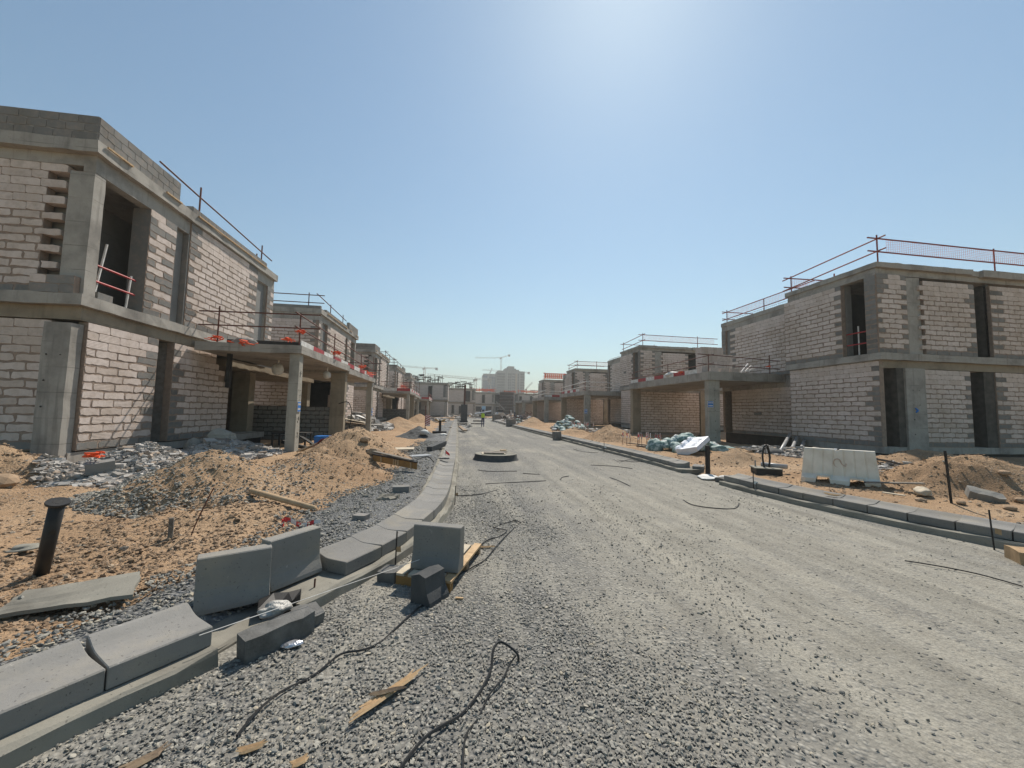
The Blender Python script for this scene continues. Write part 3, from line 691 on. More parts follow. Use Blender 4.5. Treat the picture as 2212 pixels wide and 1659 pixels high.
    def finish(s):
        if not s.bl: return
        Mw = s.e.matrix_basis.copy(); Mw = Matrix.Translation(s.e.location) @ Matrix.Rotation(s.rz, 4, 'Z')
        bl = sorted(s.bl, key=lambda b: -b[3]/((Mw @ b[0])-CAMP).length)
        rest = {}
        for i, (c, u, inn, w, h, m, st, dep, flip) in enumerate(bl):
            gw = .6 if w > .42 else .3; k = s.rr.randrange(10)
            if i < s.nind:
                o = link('brick', block_mesh(m, st, gw, k), s.e)
                sy = 1 if dep < .05 else dep/.03
                M = Matrix.Identity(4); X = -u if flip else u
                for j in range(3):
                    M[j][0] = X[j]*w/gw; M[j][1] = inn[j]*sy; M[j][2] = (0, 0, h/.206)[j]; M[j][3] = c[j]+ (inn[j]*BD*(sy-1) if sy > 1 else 0)
                jo = s.rr.uniform(-.004, .006); M[0][3] += inn.x*jo; M[1][3] += inn.y*jo; o.matrix_local = M
            else:
                mb = rest.setdefault(m, MB()); V, F = GEO[st, gw][k]
                if mb.rn is None: mb.rn = []
                X = -u if flip else u; rv = s.rr.random()
                mb.add([c+X*(x*w/gw)+inn*(y if y < 0 else (dep if y > .02 else y))+Vector((0, 0, z*h/.206)) for x, y, z in V], F); mb.rn += [rv]*len(V)
        for m, mb in rest.items():
            o = mb.build('brick', m, s.e, fix=False); o['kind'] = 'stuff'
def guard(name, label, paths, posts, r=.024, zt=None, mat='rust', mat2='rust', group=None, toe=None, net=None, ends=.35):
    """paths: list of (p0,p1) rails; posts: list of (base, top)"""
    e = thing(name, label, 'guard rail', posts[0][0], 0, group); o = Vector(posts[0][0])
    for b, t in posts: MB().tube([Vector(b)-o, Vector(t)-o], r, 6).build('post', mat, e)
    for p0, p1 in paths:
        p0, p1 = Vector(p0), Vector(p1); d = (p1-p0).normalized()*ends
        MB().tube([p-o for p in wob(p0-d, p1+d, 4, .008)], r, 6).build('rail', mat2, e)
    if toe:
        for (p0, p1, h) in toe:
            p0, p1 = Vector(p0)-o, Vector(p1)-o; n = max(2, int((p1-p0).length/1.15)); d = (p1-p0)/n; nn = Vector((-d.y, d.x, 0)).normalized()*.02
            for k in range(n):
                if rng.random() < .06: continue
                MB().obox(p0+d*k, d*.98, nn, (0, 0, h)).build('toe_board', 'red_paint' if k % 2 else 'white_paint', e)
    if net:
        for (p0, p1, z0, z1) in net:
            p0, p1 = Vector(p0)-o, Vector(p1)-o; L = (p1-p0).length; mb = MB(); n = max(2, int(L/.11)); q = lambda f, z: p0.lerp(p1, f)+Vector((0, 0, z+.03*math.sin(f*L*2.1)))
            for k in range(n+1): mb.tube([q(k/n, z0), q(k/n, z1)], .0045, 3, cap=False)
            for j in range(8):
                z = z0+(z1-z0)*j/7; mb.tube([q(k/12, z) for k in range(13)], .0045, 3, cap=False)
            mb.build('safety_net', 'orange', e, fix=False)
    return e
def netclump(name, label, c, r, n=9, seed=0, sz=.6):
    rr = random.Random(seed); mb = MB(); c = Vector(c)
    for i in range(n):
        a = rr.uniform(0, 6.28); p = [c+Vector((rr.gauss(0, r), rr.gauss(0, r), rr.uniform(0, r*sz))) for _ in range(4)]
        mb.tube(smooth_path(p, 4), .008+rr.random()*.012, 4)
    return tag(mb.build(name, 'orange'), label, 'safety net')

FZ, S1B, S1T, S2B, S2T = .57, 3.66, 4.25, 7.30, 8.02
def s_holes(h, face, at_, us, zs):
    for u in us:
        for z in zs:
            if h.rr.random() < .3: continue
            p = h.P(at_, u, z) if face == 'E' else h.P(u, at_, z); q = (h.P(at_-.004, u, z) if face == 'E' else h.P(u, at_+.004, z)); MB().tube([p, q], .014+.012*h.rr.random(), 7).build('tie_hole', 'dark_int', h.e)
def left_house(label, Y0, sy, X0=-8.83, nind=300, far=False, rz=0, par=True, name='unfinished_house'):
    h = House(name, label, 'house', X0, Y0, 1, sy, rz, nind, far); B = h.box; P = h.panel; D = -9.0
    # plinth, floors, beams
    B('plinth', .0, 9.2, D, -.16, -.6, .30, 'bitumen', False); B('plinth_beam', -.02, 9.22, D, -.03, .30, FZ-.03, 'conc')
    B('ground_slab', .2, 9.0, D, -.3, FZ-.03, FZ, 'conc', False)
    B('beam', -.05, 9.2, -.28, -.03, S1B, 3.98, 'conc_yellow'); B('beam', -.04, .22, D, -.285, S1B, 3.98, 'conc_yellow')
    B('beam', 8.95, 9.19, D, -.285, S1B, 3.98, 'conc_yellow')
    B('floor_slab', -.22, 9.3, D, .10, 3.98, S1T, 'conc', True, .012)
    B('roof_beam', -.05, 9.2, -.28, -.02, S2B, 7.72, 'conc'); B('roof_beam', -.04, .22, D, -.285, S2B+.15, 7.72, 'conc'); B('roof_beam', 8.95, 9.19, D, -.285, S2B, 7.72, 'conc')
    B('roof_slab', -.22, 9.25, D, .12, 7.72, S2T, 'conc', True, .012)
    # rooms behind the openings
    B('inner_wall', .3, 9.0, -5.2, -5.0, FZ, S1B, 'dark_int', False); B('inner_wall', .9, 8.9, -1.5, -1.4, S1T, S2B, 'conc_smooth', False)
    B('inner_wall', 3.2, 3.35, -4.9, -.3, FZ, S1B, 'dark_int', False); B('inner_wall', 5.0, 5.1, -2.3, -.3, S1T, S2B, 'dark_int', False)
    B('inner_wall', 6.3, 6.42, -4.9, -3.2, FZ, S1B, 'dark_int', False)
    # corner columns
    B('column', -.20, .10, -.62, -.07, FZ-.2, S1B-.1, 'conc'); B('column', -.05, .25, -.55, -.03, S1T, S2B, 'conc'); s_holes(h, 'E', -.21, (-.5, -.22), (1.0, 1.6, 2.2, 2.8))
    B('column', 8.55, 9.1, -.5, -.06, S1T, S2B, 'conc'); B('column', 8.6, 9.1, -1.2, -.5, FZ-.4, S1B, 'conc_yellow')
    # lower road front
    P('R', .12, 2.35, 0, FZ, S1B-.02, quoin=(0, .8)); 
    st = lambda q, n: n if q < 5.2 else (n-3 if q < 5.75 else n-5)
    P('R', 3.0, 6.07, 0, FZ, S1B-.02, quoin=(.8, 0), step=None if far else st)
    P('E', -1.9, -.02, 3.2, FZ, S1B-.02, grey_base=15, mat='cmu', mortar='mortar_grey', thick=-.15) if not far else None
    # lower end towards the camera
    P('E', -9, -.65, 0, FZ+.02, S1B-.02, quoin=(0, 0), start=1); 
    P('F', -9, -1.25, 9.15, FZ+.02, S1B-.02)
    # recess wall behind the carport
    P('R', 6.1, 8.55, -3.2, FZ, S1B-.02, quoin=(0, .6)); B('column', 6.2, 6.6, -3.3, -2.9, FZ-.4, S1B, 'conc_yellow')
    # upper road front
    P('R', 1.66, 2.70, 0, S1T+.0, S2B, quoin=(.9, .6), grey_base=1); B('pier', 1.655, 1.80, -.45, -.012, S1T, S2B-.01, 'cmu', False)
    B('recess_panel', 2.70, 3.22, -.35, -.16, S1T, S2B, 'conc_smooth', False)
    P('R', 3.30, 7.6, .02, S1T, 7.70 if sy > 0 else S2B, quoin=(.7, .5)); B('pier', 3.24, 3.31, -.35, .0, S1T, S2B, 'cmu', False)
    B('recess_panel', 7.6, 8.55, -.35, -.14, S1T, S2B, 'conc_smooth', False)
    P('R', 8.58, 9.2, 0, S1T, S2B, quoin=(.6, .6)); 
    # upper ends: toothed wall beside the corner column
    P('E', -9, -1.02, -.02, S1T+.0, S2B+.15, tooth=(0, .40), start=1, top_tight=6); P('E', -1.0, -.1, -.2, S1T, S1T+.42, quoin=(0, 0), thick=.14); P('F', -9, -.02, 9.18, S1T, S2B, quoin=(0, .6))
    B('inner_wall', .26, .32, -1.5, -.5, S1T, S2B, 'conc_smooth', False); B('sill_block', .33, .75, -.2, -.03, S1T, S1T+.2, 'cmu', False)
    # parapet of grey blocks
    if par:
        P('R', -.16, 2.62, .06, S2T, S2T+.62, grey_base=3, mat='cmu', mortar='mortar_grey', smear=False, blen=.4, name='parapet'); P('E', -9, .05, -.18, S2T, S2T+.62, grey_base=3, mat='cmu', mortar='mortar_grey', smear=False, blen=.4, name='parapet')
        P('R', 3.2, 8.2, .08, S2T-.03, S2T+.2, grey_base=3, mat='cmu', mortar='mortar_grey', smear=False, blen=.4, name='parapet')
        if sy < 0: P('F', -7, .05, 9.22, S2T, S2T+.2, grey_base=3, mat='cmu', mortar='mortar_grey', smear=False, blen=.4, name='parapet')
        if not far:
            for a0, a1 in ((.0, .75), (1.95, 2.6), (3.4, 8.1)): MB().box(h.P(a0, .13, S2T-.05), h.P(a1, .17, S2T-.01)).build('batten', 'wood_new', h.e)
    h.finish(); return h
H1 = left_house('nearest left block house with toothed corner wall and open loggia upstairs', 10.4, 1)
H2 = left_house('second left house in the row, its plain brick end above the first carport', 35.0, -1, nind=300)
H3 = left_house('third left house, toothed corner behind the rubble bank with boards', 42.6, 1, nind=120)
H4 = left_house('fourth left house, behind the second carport of the row', 67.2, -1, nind=0)
H5 = left_house('fifth left house, small and partly behind the third carport', 74.9, 1, nind=0)
H6 = left_house('sixth left house where the row begins to bend', 100.2, -1, X0=-8.0, nind=0, far=True)

def right_house(label, Y0, X0=17.19, nind=300, far=False, rz=0):
    h = House('unfinished_house', label, 'house', X0, Y0, -1, 1, rz, nind, far); B = h.box; P = h.panel; L = 4.3; D = -9.5
    z1b, z1t, z2b, z2t = 3.82, 4.42, 7.72, 8.24
    B('plinth', .15, L-.1, D, -.12, -.6, .30, 'bitumen', False); B('plinth_beam', .0, L+.02, D, -.02, .30, FZ, 'conc'); B('plinth', L-.08, 11.2, D, -1.5, -.6, FZ-.02, 'bitumen', False)
    B('beam', .02, .30, D, -.02, z1b, 4.14, 'conc_yellow'); B('beam', .32, L, -.26, -.02, z1b+.25, 4.14, 'conc')
    B('floor_slab', -.14, L+.2, D, .10, 4.14, z1t, 'conc', True, .012)
    B('roof_beam', .0, L, -.3, -.0, z2b, 8.02, 'conc'); B('roof_beam', .05, .32, D, -.31, z2b+.05, 8.02, 'conc'); B('roof_slab', -.12, L+.1, -4.85, .08, 8.02, z2t, 'conc', True, .012)
    B('roof_slab', -.02, L+.1, D, -4.86, 8.0, z2t, 'conc', True, .012); B('roof_slab', -.16, .4, D, -5.35, 7.96, z2t+.02, 'conc')
    B('roof_slab', L+.11, 11.2, D, -1.28, 7.95, 8.2, 'conc', True, .012); B('roof_beam', L+.05, 11.2, -1.55, -1.33, 7.62, 7.95, 'conc')
    B('floor_slab', L+.21, 11.2, D, -1.4, 3.85, 4.14, 'conc')
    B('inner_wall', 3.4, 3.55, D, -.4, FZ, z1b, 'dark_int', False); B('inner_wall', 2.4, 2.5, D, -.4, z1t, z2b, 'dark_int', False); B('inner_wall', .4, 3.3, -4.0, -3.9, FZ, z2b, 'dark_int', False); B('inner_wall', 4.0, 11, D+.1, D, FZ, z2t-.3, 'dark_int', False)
    # road front
    P('R', .02, L, 0, FZ, z1b+.28, quoin=(.9, 0)); P('R', 1.45, L+.2, .03, z1t, z2b, quoin=(.6, 0)); P('R', .0, .45, .02, z1t, z2b, grey_base=20)
    B('jamb', .35, .46, -.5, -.2, z1t, z2b, 'cmu', False); B('jamb', 1.44, 1.56, -.5, -.2, z1t, z2b, 'conc_smooth', False)
    # end towards the camera, lower
    B('column', -.08, .3, -2.1, -1.14, FZ-.3, z1b, 'conc'); s_holes(h, 'E', -.088, (-1.75, -1.45), (1.1, 1.7, 2.3, 2.9)); B('jamb', .0, .5, -1.14, -.80, FZ, z1b, 'jamb_dark', False)
    P('E', -4.52, -2.15, 0, FZ, z1b-.02, quoin=(.5, 0), start=1); B('jamb', .05, .7, -5.95, -5.3, FZ, z1b, 'jamb_dark', False); P('E', -9.5, -5.85, 0, FZ, z1b-.02, quoin=(0, .8))
    # upper
    P('E', -1.48, -.0, -.02, z1t, z2b+.05, quoin=(.5, .9), tooth=(0, 0)); B('column', .02, .3, -2.2, -1.48, z1t, z2b, 'conc')
    P('E', -4.9, -2.25, -.06, z1t, z2b-.12, tooth=(0, .2), quoin=(.7, 0), start=1); P('E', -9.5, -5.82, -.02, z1t, z2b-.1, quoin=(0, .6)); B('jamb', .1, 1.4, -5.95, -5.82, z1t, z2b, 'jamb_dark', False)
    # set-back wing
    P('R', L+.1, 10.35, -1.31, z1t-.3, 7.62, quoin=(0, .5)); B('recess_panel', 10.35, 10.8, -1.6, -1.45, 3.9, 7.62, 'conc_smooth', False); P('R', 10.8, 11.2, -1.31, 3.9, 7.62, quoin=(.5, .5))
    P('R', 5.4, 10.3, -1.31, FZ, 3.4, quoin=(0, 0)); B('beam', L, 11.2, -1.6, -1.3, 3.4, 3.84, 'conc')
    P('F', -9, -1.33, 11.2, FZ, 7.62, quoin=(0, .5))
    if not far:
        rb = MB()
        for k in range(46): rb.tube([h.P(4.5+k*.145, -1.42, 8.2), h.P(4.5+k*.145, -1.42, 8.38), h.P(4.5+k*.145, -1.62, 8.42)], .006, 4)
        rb.build('starter_bars', 'rust', h.e)
    h.finish(); return h
R1 = right_house('nearest right block house with a dark doorway upstairs at its corner', 13.4)
R2 = right_house('second right house, seen behind the taped stakes and stacked bricks on the carport deck', 34.2, nind=300)
R3 = right_house('third right house, behind the heap of pale green sacks', 54.4, nind=120)
R4 = right_house('last right house of the row, low under the bright orange roof net', 75.0, nind=0)

# ------------------------------------------------------------------ carports
def carport_left(label, Y0, nind=0, X1=-5.36, step_=True, posts=True):
    e = thing('carport', label, 'carport', (-7, Y0, 0)); o = (-7, Y0, 0); L = 12.5; m = 6.15
    rb = lambda n, lo, hi, mat='conc', j=.006: rough_box(lo, hi, .35, j, mat, n, e, int(Y0), o)
    rb('deck_slab', (-8.72, Y0, 3.56), (X1, Y0+m, 3.84), 'conc', .012); rb('deck_slab', (-8.72, Y0+m+.01, 3.44), (X1-.02, Y0+L, 3.70), 'conc', .012)
    rb('deck_beam', (-12, Y0+2.4, 3.25), (-8.9, Y0+L-1, 3.55), 'conc_yellow')
    rb('pillar', (X1-.42, Y0+.12, .1), (X1-.10, Y0+.46, 3.56), 'conc_pale'); rb('pillar', (X1-.42, Y0+L-.5, -.2), (X1-.12, Y0+L-.2, 3.44), 'conc_pale')
    rb('pillar', (-6.2, Y0+m-.12, -.2), (-5.52, Y0+m+.2, 3.44), 'conc_yellow'); rb('pillar', (-10.75, Y0+m-.15, -.1), (-10.1, Y0+m+.2, 3.5), 'conc_yellow')
    rb('footing', (X1-.75, Y0-.2, -.3), (X1+.18, Y0+.75, .02)); rb('footing', (X1-1.7, Y0-.12, -.3), (X1-.76, Y0+.5, -.1), 'bitumen')
    if nind:
        for z in (.7, 1.3, 2.3, 2.9):
            for yy in (.22, .36): MB().tube([(X1-.095+7, yy, z), (X1-.088+7, yy, z)], .014, 6).build('tie_hole', 'dark_int', e)
    # low party wall of grey blocks
    h = House.__new__(House); h.e = e; h.sx = h.sy = 1; h.bl = []; h.nind = nind; h.far = False; h.seed = int(Y0); h.rr = random.Random(5); h.rz = 0
    h.P = lambda a, oo, z: Vector((oo+7, a, z)); h.panel('E', -10.1, -6.22, m, .1, 1.75, grey_base=20, mat='cmu', mortar='jamb_dark', blen=.42, top_tight=0)
    h.finish()
    # spalled block end wall beyond, dark rooms behind
    return e
C1 = carport_left('nearest left carport with a bare grey pillar and blue notice, dark low block wall inside', 14.15, 110)
C2 = carport_left('second left carport beyond the sand heaps, thin pale pillars', 46.4)
C3 = carport_left('third left carport, tiny beside the distant striped board', 78.6)
def carport_right(label, Y0, nind=0):
    e = thing('carport', label, 'carport', (15, Y0, 0)); o = (15, Y0, 0); L = 9.7
    rb = lambda n, lo, hi, mat='conc', j=.006: rough_box(lo, hi, .35, j, mat, n, e, int(Y0), o)
    rb('deck_slab', (13.68, Y0-.06, 3.66), (18.46, Y0+L, 4.12), 'conc', .012)
    rb('pillar', (13.78, Y0+.04, -.3), (14.44, Y0+.4, 3.66), 'conc_pale'); rb('pillar', (13.78, Y0+L-.4, -.3), (14.45, Y0+L, 3.66), 'conc_yellow'); rb('pillar', (19.6, Y0+L-.42, -.3), (20.6, Y0+L, 3.66), 'conc_yellow')
    h = House.__new__(House); h.e = e; h.sx = h.sy = 1; h.bl = []; h.nind = nind; h.far = False; h.seed = int(Y0); h.rr = random.Random(6); h.rz = 0
    h.P = lambda a, oo, z: Vector((oo-15, a, z)); h.panel('E', 14.46, 19.58, L-.3, .1, 3.5, grey_base=1, top_tight=0)
    for z in (.5, .9, 1.4, 2.0, 2.6, 3.1):
        MB().tube([(14.15-15, .035, z), (14.15-15, .028, z)], .022, 6).build('tie_hole', 'dark_int', e)
    rb('deck_beam', (14.46, Y0+L-.35, 3.5), (19.6, Y0+L, 3.66)); h.finish(); return e
D1 = carport_right('nearest right carport whose pillar carries a blue notice above green sheeting', 19.4, 200)
D2 = carport_right('second right carport behind the heap of pale green sacks', 40.1, 60)
D3 = carport_right('third right carport, last pillars before the end houses', 59.2)
D4 = carport_right('far right carport at the end of the row', 79.8)

# ------------------------------------------------------------------ guard rails and nets
def rz_(p, z): return (p[0], p[1], z)
# left carport deck
guard('guard_rail', 'rust red pipe rail round the nearest carport deck with red and white kickboards', [
    ((-8.4, 14.3, 4.45), (-5.2, 14.3, 4.48)), ((-8.4, 14.3, 4.92), (-5.2, 14.3, 4.97)), ((-5.5, 14.2, 4.93), (-5.5, 26.3, 4.70)), ((-5.5, 14.2, 4.45), (-5.5, 26.3, 4.22)), ((-8.2, 26.4, 4.7), (-5.3, 26.4, 4.7)), ((-8.2, 26.4, 4.25), (-5.3, 26.4, 4.25))],
    [((-8.15, 14.34, 3.82), (-8.15, 14.34, 5.12)), ((-5.52, 14.32, 3.82), (-5.52, 14.32, 5.02)), ((-5.52, 18.2, 3.82), (-5.52, 18.2, 5.05)), ((-5.52, 23.2, 3.68), (-5.52, 23.2, 4.85)), ((-5.5, 26.4, 3.68), (-5.5, 26.4, 5.15))],
    toe=[((-5.44, 14.3, 3.85), (-5.44, 26.2, 3.72), .2)])
guard('guard_rail', 'thin pipe rail along the roof edge of the nearest left house', [((-9.0, 12.8, 8.95), (-9.0, 19.2, 8.72)), ], [((-9.0, 14.3, 8.0), (-9.0, 14.3, 9.25)), ((-9.0, 18.6, 8.0), (-9.0, 18.6, 9.05)), ((-9.4, 19.0, 8.0), (-9.4, 19.0, 8.8))], r=.028)
guard('guard_rail', 'pipe rail on the roof corner of the second left house', [((-13, 26.0, 8.95), (-9.0, 26.0, 8.95)), ((-13, 26.0, 8.45), (-9.0, 26.0, 8.45)), ((-9.0, 26, 8.95), (-9.0, 32, 8.75))], [((-9.6, 26.0, 8.0), (-9.6, 26.0, 9.1)), ((-9.0, 28.4, 8.0), (-9.0, 28.4, 9.0)), ((-9.0, 31.4, 8.0), (-9.0, 31.4, 9.0))], r=.03)
for k, (yy, nm) in enumerate(((51, 'third'), (58.2, 'fourth'), (84, 'fifth'))):
    guard('guard_rail', f'thin pipe rail on the roof of the {nm} left house', [((-9.0, yy-1.2, 8.9), (-9.0, yy+6, 8.8)), ((-12, yy-1, 8.9), (-9, yy-1, 8.9)), ((-12, yy-1, 8.45), (-9, yy-1, 8.45))], [((-9.0, yy-1, 8.0), (-9.0, yy-1, 9.1)), ((-9.0, yy+2, 8.0), (-9.0, yy+2, 9.0)), ((-9.0, yy+5, 8.0), (-9.0, yy+5, 9.0))], r=.035)
guard('guard_rail', 'red rail and kickboards round the second left carport deck', [((-8.4, 46.5, 4.4), (-5.2, 46.5, 4.4)), ((-8.4, 46.5, 4.9), (-5.2, 46.5, 4.9)), ((-5.45, 46.4, 4.9), (-5.45, 58.5, 4.8)), ((-5.45, 46.4, 4.4), (-5.45, 58.5, 4.3))], [((-8.3, 46.5, 3.8), (-8.3, 46.5, 5)), ((-5.5, 46.5, 3.8), (-5.5, 46.5, 5)), ((-5.5, 50.6, 3.8), (-5.5, 50.6, 5)), ((-5.5, 54.6, 3.7), (-5.5, 54.6, 5)), ((-5.5, 58.6, 3.7), (-5.5, 58.6, 5.8))], r=.03,
    toe=[((-8.4, 46.42, 3.85), (-5.4, 46.42, 3.85), .32), ((-5.36, 46.4, 3.85), (-5.36, 58.4, 3.72), .3)], net=[((-6.6, 46.55, 0), (-5.6, 46.55, 0), 4.2, 4.9)])
guard('guard_rail', 'bright red rail and kickboards round the third left carport deck', [((-8.4, 78.7, 4.5), (-5.2, 78.7, 4.5)), ((-5.45, 78.6, 4.9), (-5.45, 90.5, 4.8)), ((-5.45, 78.6, 4.4), (-5.45, 90.5, 4.4))], [((-8.3, 78.7, 3.8), (-8.3, 78.7, 5)), ((-5.5, 78.7, 3.8), (-5.5, 78.7, 5.4)), ((-5.5, 84, 3.8), (-5.5, 84, 5)), ((-5.5, 90, 3.8), (-5.5, 90, 5))], r=.035, mat='rail_red', mat2='rail_red',
    toe=[((-8.4, 78.6, 3.85), (-5.4, 78.6, 3.85), .4), ((-5.36, 78.6, 3.85), (-5.36, 90.4, 3.8), .45)])
# right: roof of the corner house and its set-back wing
guard('guard_rail', 'red pipe rail with sagging pink net on the corner roof of the nearest right house', [((17.45, 13.5, 9.32), (17.45, 17.9, 9.12)), ((17.45, 13.5, 8.78), (17.45, 17.9, 8.55)), ((17.3, 13.45, 9.32), (26, 13.45, 9.28)), ((17.3, 13.45, 8.75), (26, 13.45, 8.72)), ((17.45, 17.8, 9.1), (21, 17.8, 9.15)), ((17.45, 17.8, 8.6), (21, 17.8, 8.65))],
    [((17.48, 13.5, 8.2), (17.48, 13.5, 9.5)), ((17.48, 17.75, 8.2), (17.48, 17.75, 9.2)), ((23.6, 13.5, 8.25), (23.6, 13.5, 9.4)), ((17.48, 15.4, 8.2), (17.48, 15.4, 8.5))], r=.03, mat='rail_red', mat2='rail_red', net=[((17.9, 13.47, 0), (26, 13.47, 0), 8.75, 9.28), ((17.5, 17.8, 0), (20, 17.8, 0), 8.6, 9.1)])
guard('guard_rail', 'red pipe rail with pink net over the set-back wing of the nearest right house', [((18.7, 17.9, 9.0), (18.7, 24.4, 9.0)), ((18.7, 17.9, 8.55), (18.7, 24.4, 8.5)), ((18.7, 24.3, 9.0), (23, 24.3, 9.0)), ((18.7, 24.3, 8.5), (23, 24.3, 8.5))], [((18.72, 24.3, 8.2), (18.72, 24.3, 9.15)), ((18.72, 21, 8.2), (18.72, 21, 9.0))], r=.028, mat='rail_red', mat2='rail_red', net=[((18.7, 18, 0), (18.7, 24.2, 0), 8.5, 9.0)])
guard('guard_rail', 'red pipe rail with pink net on the roof of the second right house', [((17.4, 34.3, 9.3), (25, 34.3, 9.25)), ((17.4, 34.3, 8.75), (25, 34.3, 8.7)), ((17.5, 34.2, 9.3), (17.5, 38.6, 9.15)), ((17.5, 34.2, 8.75), (17.5, 38.6, 8.6)), ((17.5, 38.6, 9.1), (21, 38.6, 9.1))], [((17.5, 34.3, 8.2), (17.5, 34.3, 9.45)), ((23.2, 34.3, 8.2), (23.2, 34.3, 9.4)), ((17.5, 38.6, 8.2), (17.5, 38.6, 9.3)), ((21, 38.6, 8.2), (21, 38.6, 9.2))], r=.03, mat='rail_red', mat2='rail_red', net=[((17.6, 34.32, 0), (25, 34.32, 0), 8.7, 9.25)])
guard('guard_rail', 'red pipe rail with pink net on the roof of the third right house', [((17.4, 54.5, 9.3), (25, 54.5, 9.3)), ((17.4, 54.5, 8.75), (25, 54.5, 8.7)), ((17.5, 54.4, 9.3), (17.5, 58.6, 9.2)), ((17.5, 54.4, 8.75), (17.5, 58.6, 8.65)), ((17.5, 58.6, 9.2), (23, 58.6, 9.2))], [((17.5, 54.5, 8.2), (17.5, 54.5, 9.45)), ((20.5, 54.5, 8.2), (20.5, 54.5, 9.4)), ((23.2, 54.5, 8.2), (23.2, 54.5, 9.4)), ((17.5, 58.6, 8.2), (17.5, 58.6, 9.3))], r=.035, mat='rail_red', mat2='rail_red', net=[((17.6, 54.52, 0), (24, 54.52, 0), 8.75, 9.3)])
o_ = guard('guard_rail', 'bright orange netted rail on the roof of the last right house', [((17.4, 75.1, 9.5), (24, 75.1, 9.5)), ((17.4, 75.1, 8.9), (24, 75.1, 8.9)), ((17.4, 75.1, 8.5), (24, 75.1, 8.5))], [((17.4, 75.1, 8.2), (17.4, 75.1, 9.7)), ((21.5, 75.1, 8.2), (21.5, 75.1, 9.6)), ((24, 75.1, 8.2), (24, 75.1, 9.6))], r=.06, mat='orange', mat2='orange')
mb = MB(); [mb.box((17.4+k*.42, 75.12, 8.5), (17.4+k*.42+.30, 75.14, 9.45)) for k in range(16)]; ob = mb.build('safety_net', 'orange', o_); ob.matrix_parent_inverse = Matrix.Identity(4); ob.location = (-17.4, -75.1, -8.2)
# right carport decks
guard('guard_rail', 'rust red rail and kickboards round the nearest right carport deck', [((13.75, 19.3, 5.02), (13.75, 29.0, 4.95)), ((13.75, 19.3, 4.55), (13.75, 29.0, 4.5)), ((13.5, 19.45, 5.08), (17.9, 19.45, 4.9)), ((13.5, 19.45, 4.55), (17.9, 19.45, 4.42))], [((13.8, 19.45, 4.1), (13.8, 19.45, 5.1)), ((13.8, 23.6, 4.1), (13.8, 23.6, 5.0)), ((13.8, 28.8, 4.1), (13.8, 28.8, 4.9)), ((17.6, 19.45, 4.1), (17.6, 19.45, 5.2))],
    toe=[((13.74, 20.4, 4.13), (13.74, 28.9, 4.13), .24)])
guard('guard_rail', 'red and white banded rail round the second right carport deck', [((13.8, 40.0, 5.1), (13.8, 49.8, 5.0)), ((13.8, 40.0, 4.6), (13.8, 49.8, 4.5)), ((13.6, 40.2, 5.12), (18.6, 40.2, 5.0)), ((13.6, 40.2, 4.6), (18.6, 40.2, 4.5))], [((13.82, 40.2, 4.1), (13.82, 40.2, 5.3)), ((13.82, 45, 4.1), (13.82, 45, 5.1)), ((13.82, 49.6, 4.1), (13.82, 49.6, 5.2))], r=.035, mat='rail_red', mat2='white_paint', toe=[((13.74, 42, 4.13), (13.74, 49, 4.13), .3)])
guard('guard_rail', 'pipe rails with pale rods piled on the third right carport deck', [((13.8, 59.2, 5.1), (13.8, 69, 5.0)), ((13.8, 59.2, 4.6), (13.8, 69, 4.5)), ((11.8, 59.4, 5.1), (18, 59.4, 5.0)), ((11.5, 59.4, 4.7), (18, 59.4, 4.6))], [((13.82, 59.4, 4.1), (13.82, 59.4, 5.3)), ((13.82, 64, 4.1), (13.82, 64, 5.1)), ((13.82, 68.6, 4.1), (13.82, 68.6, 5.2))], r=.045, mat='steel', mat2='white_paint', toe=[((13.74, 59.4, 4.13), (17.5, 59.3, 4.13), .35)])
for i, (c, r, n, lab) in enumerate([((-5.5, 14.35, 4.3), .09, 12, 'orange net knotted at the deck corner post of the nearest carport'), ((-8.2, 14.3, 3.9), .13, 9, 'orange net hanging over the deck by the house wall'), ((-7.2, 14.25, 3.75), .16, 10, 'orange net draped over the slab edge between two posts'), ((-5.45, 18.2, 4.1), .12, 9, 'orange net bunched round the second deck post'), ((-5.45, 23.1, 4.0), .14, 9, 'orange net bunched round the third deck post'), ((-5.4, 24.6, 3.8), .16, 8, 'orange net trailing off the far end of the carport deck'), ((-5.9, 14.3, 3.95), .12, 7, 'small orange net scrap on the deck beside the corner post'), ((13.72, 21.9, 4.25), .1, 7, 'orange net scrap between kickboards on the right deck'), ((17.5, 19.4, 4.5), .07, 6, 'orange net scrap on the rail end by the right house'), ((-7.1, 8.9, .62), .09, 5, 'orange net scrap lying on the rubble heap'), ((-6.3, 47, 4.2), .3, 9, 'orange net on the second left carport deck')]):
    netclump('safety_net', lab, c, r, n, i, 1.4)
# loggia barrier and doorway barriers
guard('loggia_barrier', 'red and white striped pipe barrier across the open upstairs loggia', [((-8.95, 10.62, 4.72), (-8.95, 11.85, 4.72)), ((-8.95, 10.62, 5.12), (-8.95, 11.85, 5.12))], [((-8.98, 10.75, 4.25), (-8.95, 10.95, 5.75)), ((-8.98, 11.7, 4.25), (-8.95, 11.75, 5.2))], r=.026, mat='white_paint', mat2='red_paint', ends=.05)
guard('doorway_barrier', 'red barrier with white post in the dark upstairs doorway', [((17.35, 13.86, 4.95), (17.35, 14.8, 4.95)), ((17.35, 13.86, 5.45), (17.35, 14.8, 5.45))], [((17.4, 14.35, 4.4), (17.4, 14.35, 5.75))], r=.028, mat='white_paint', mat2='red_paint', ends=.02)

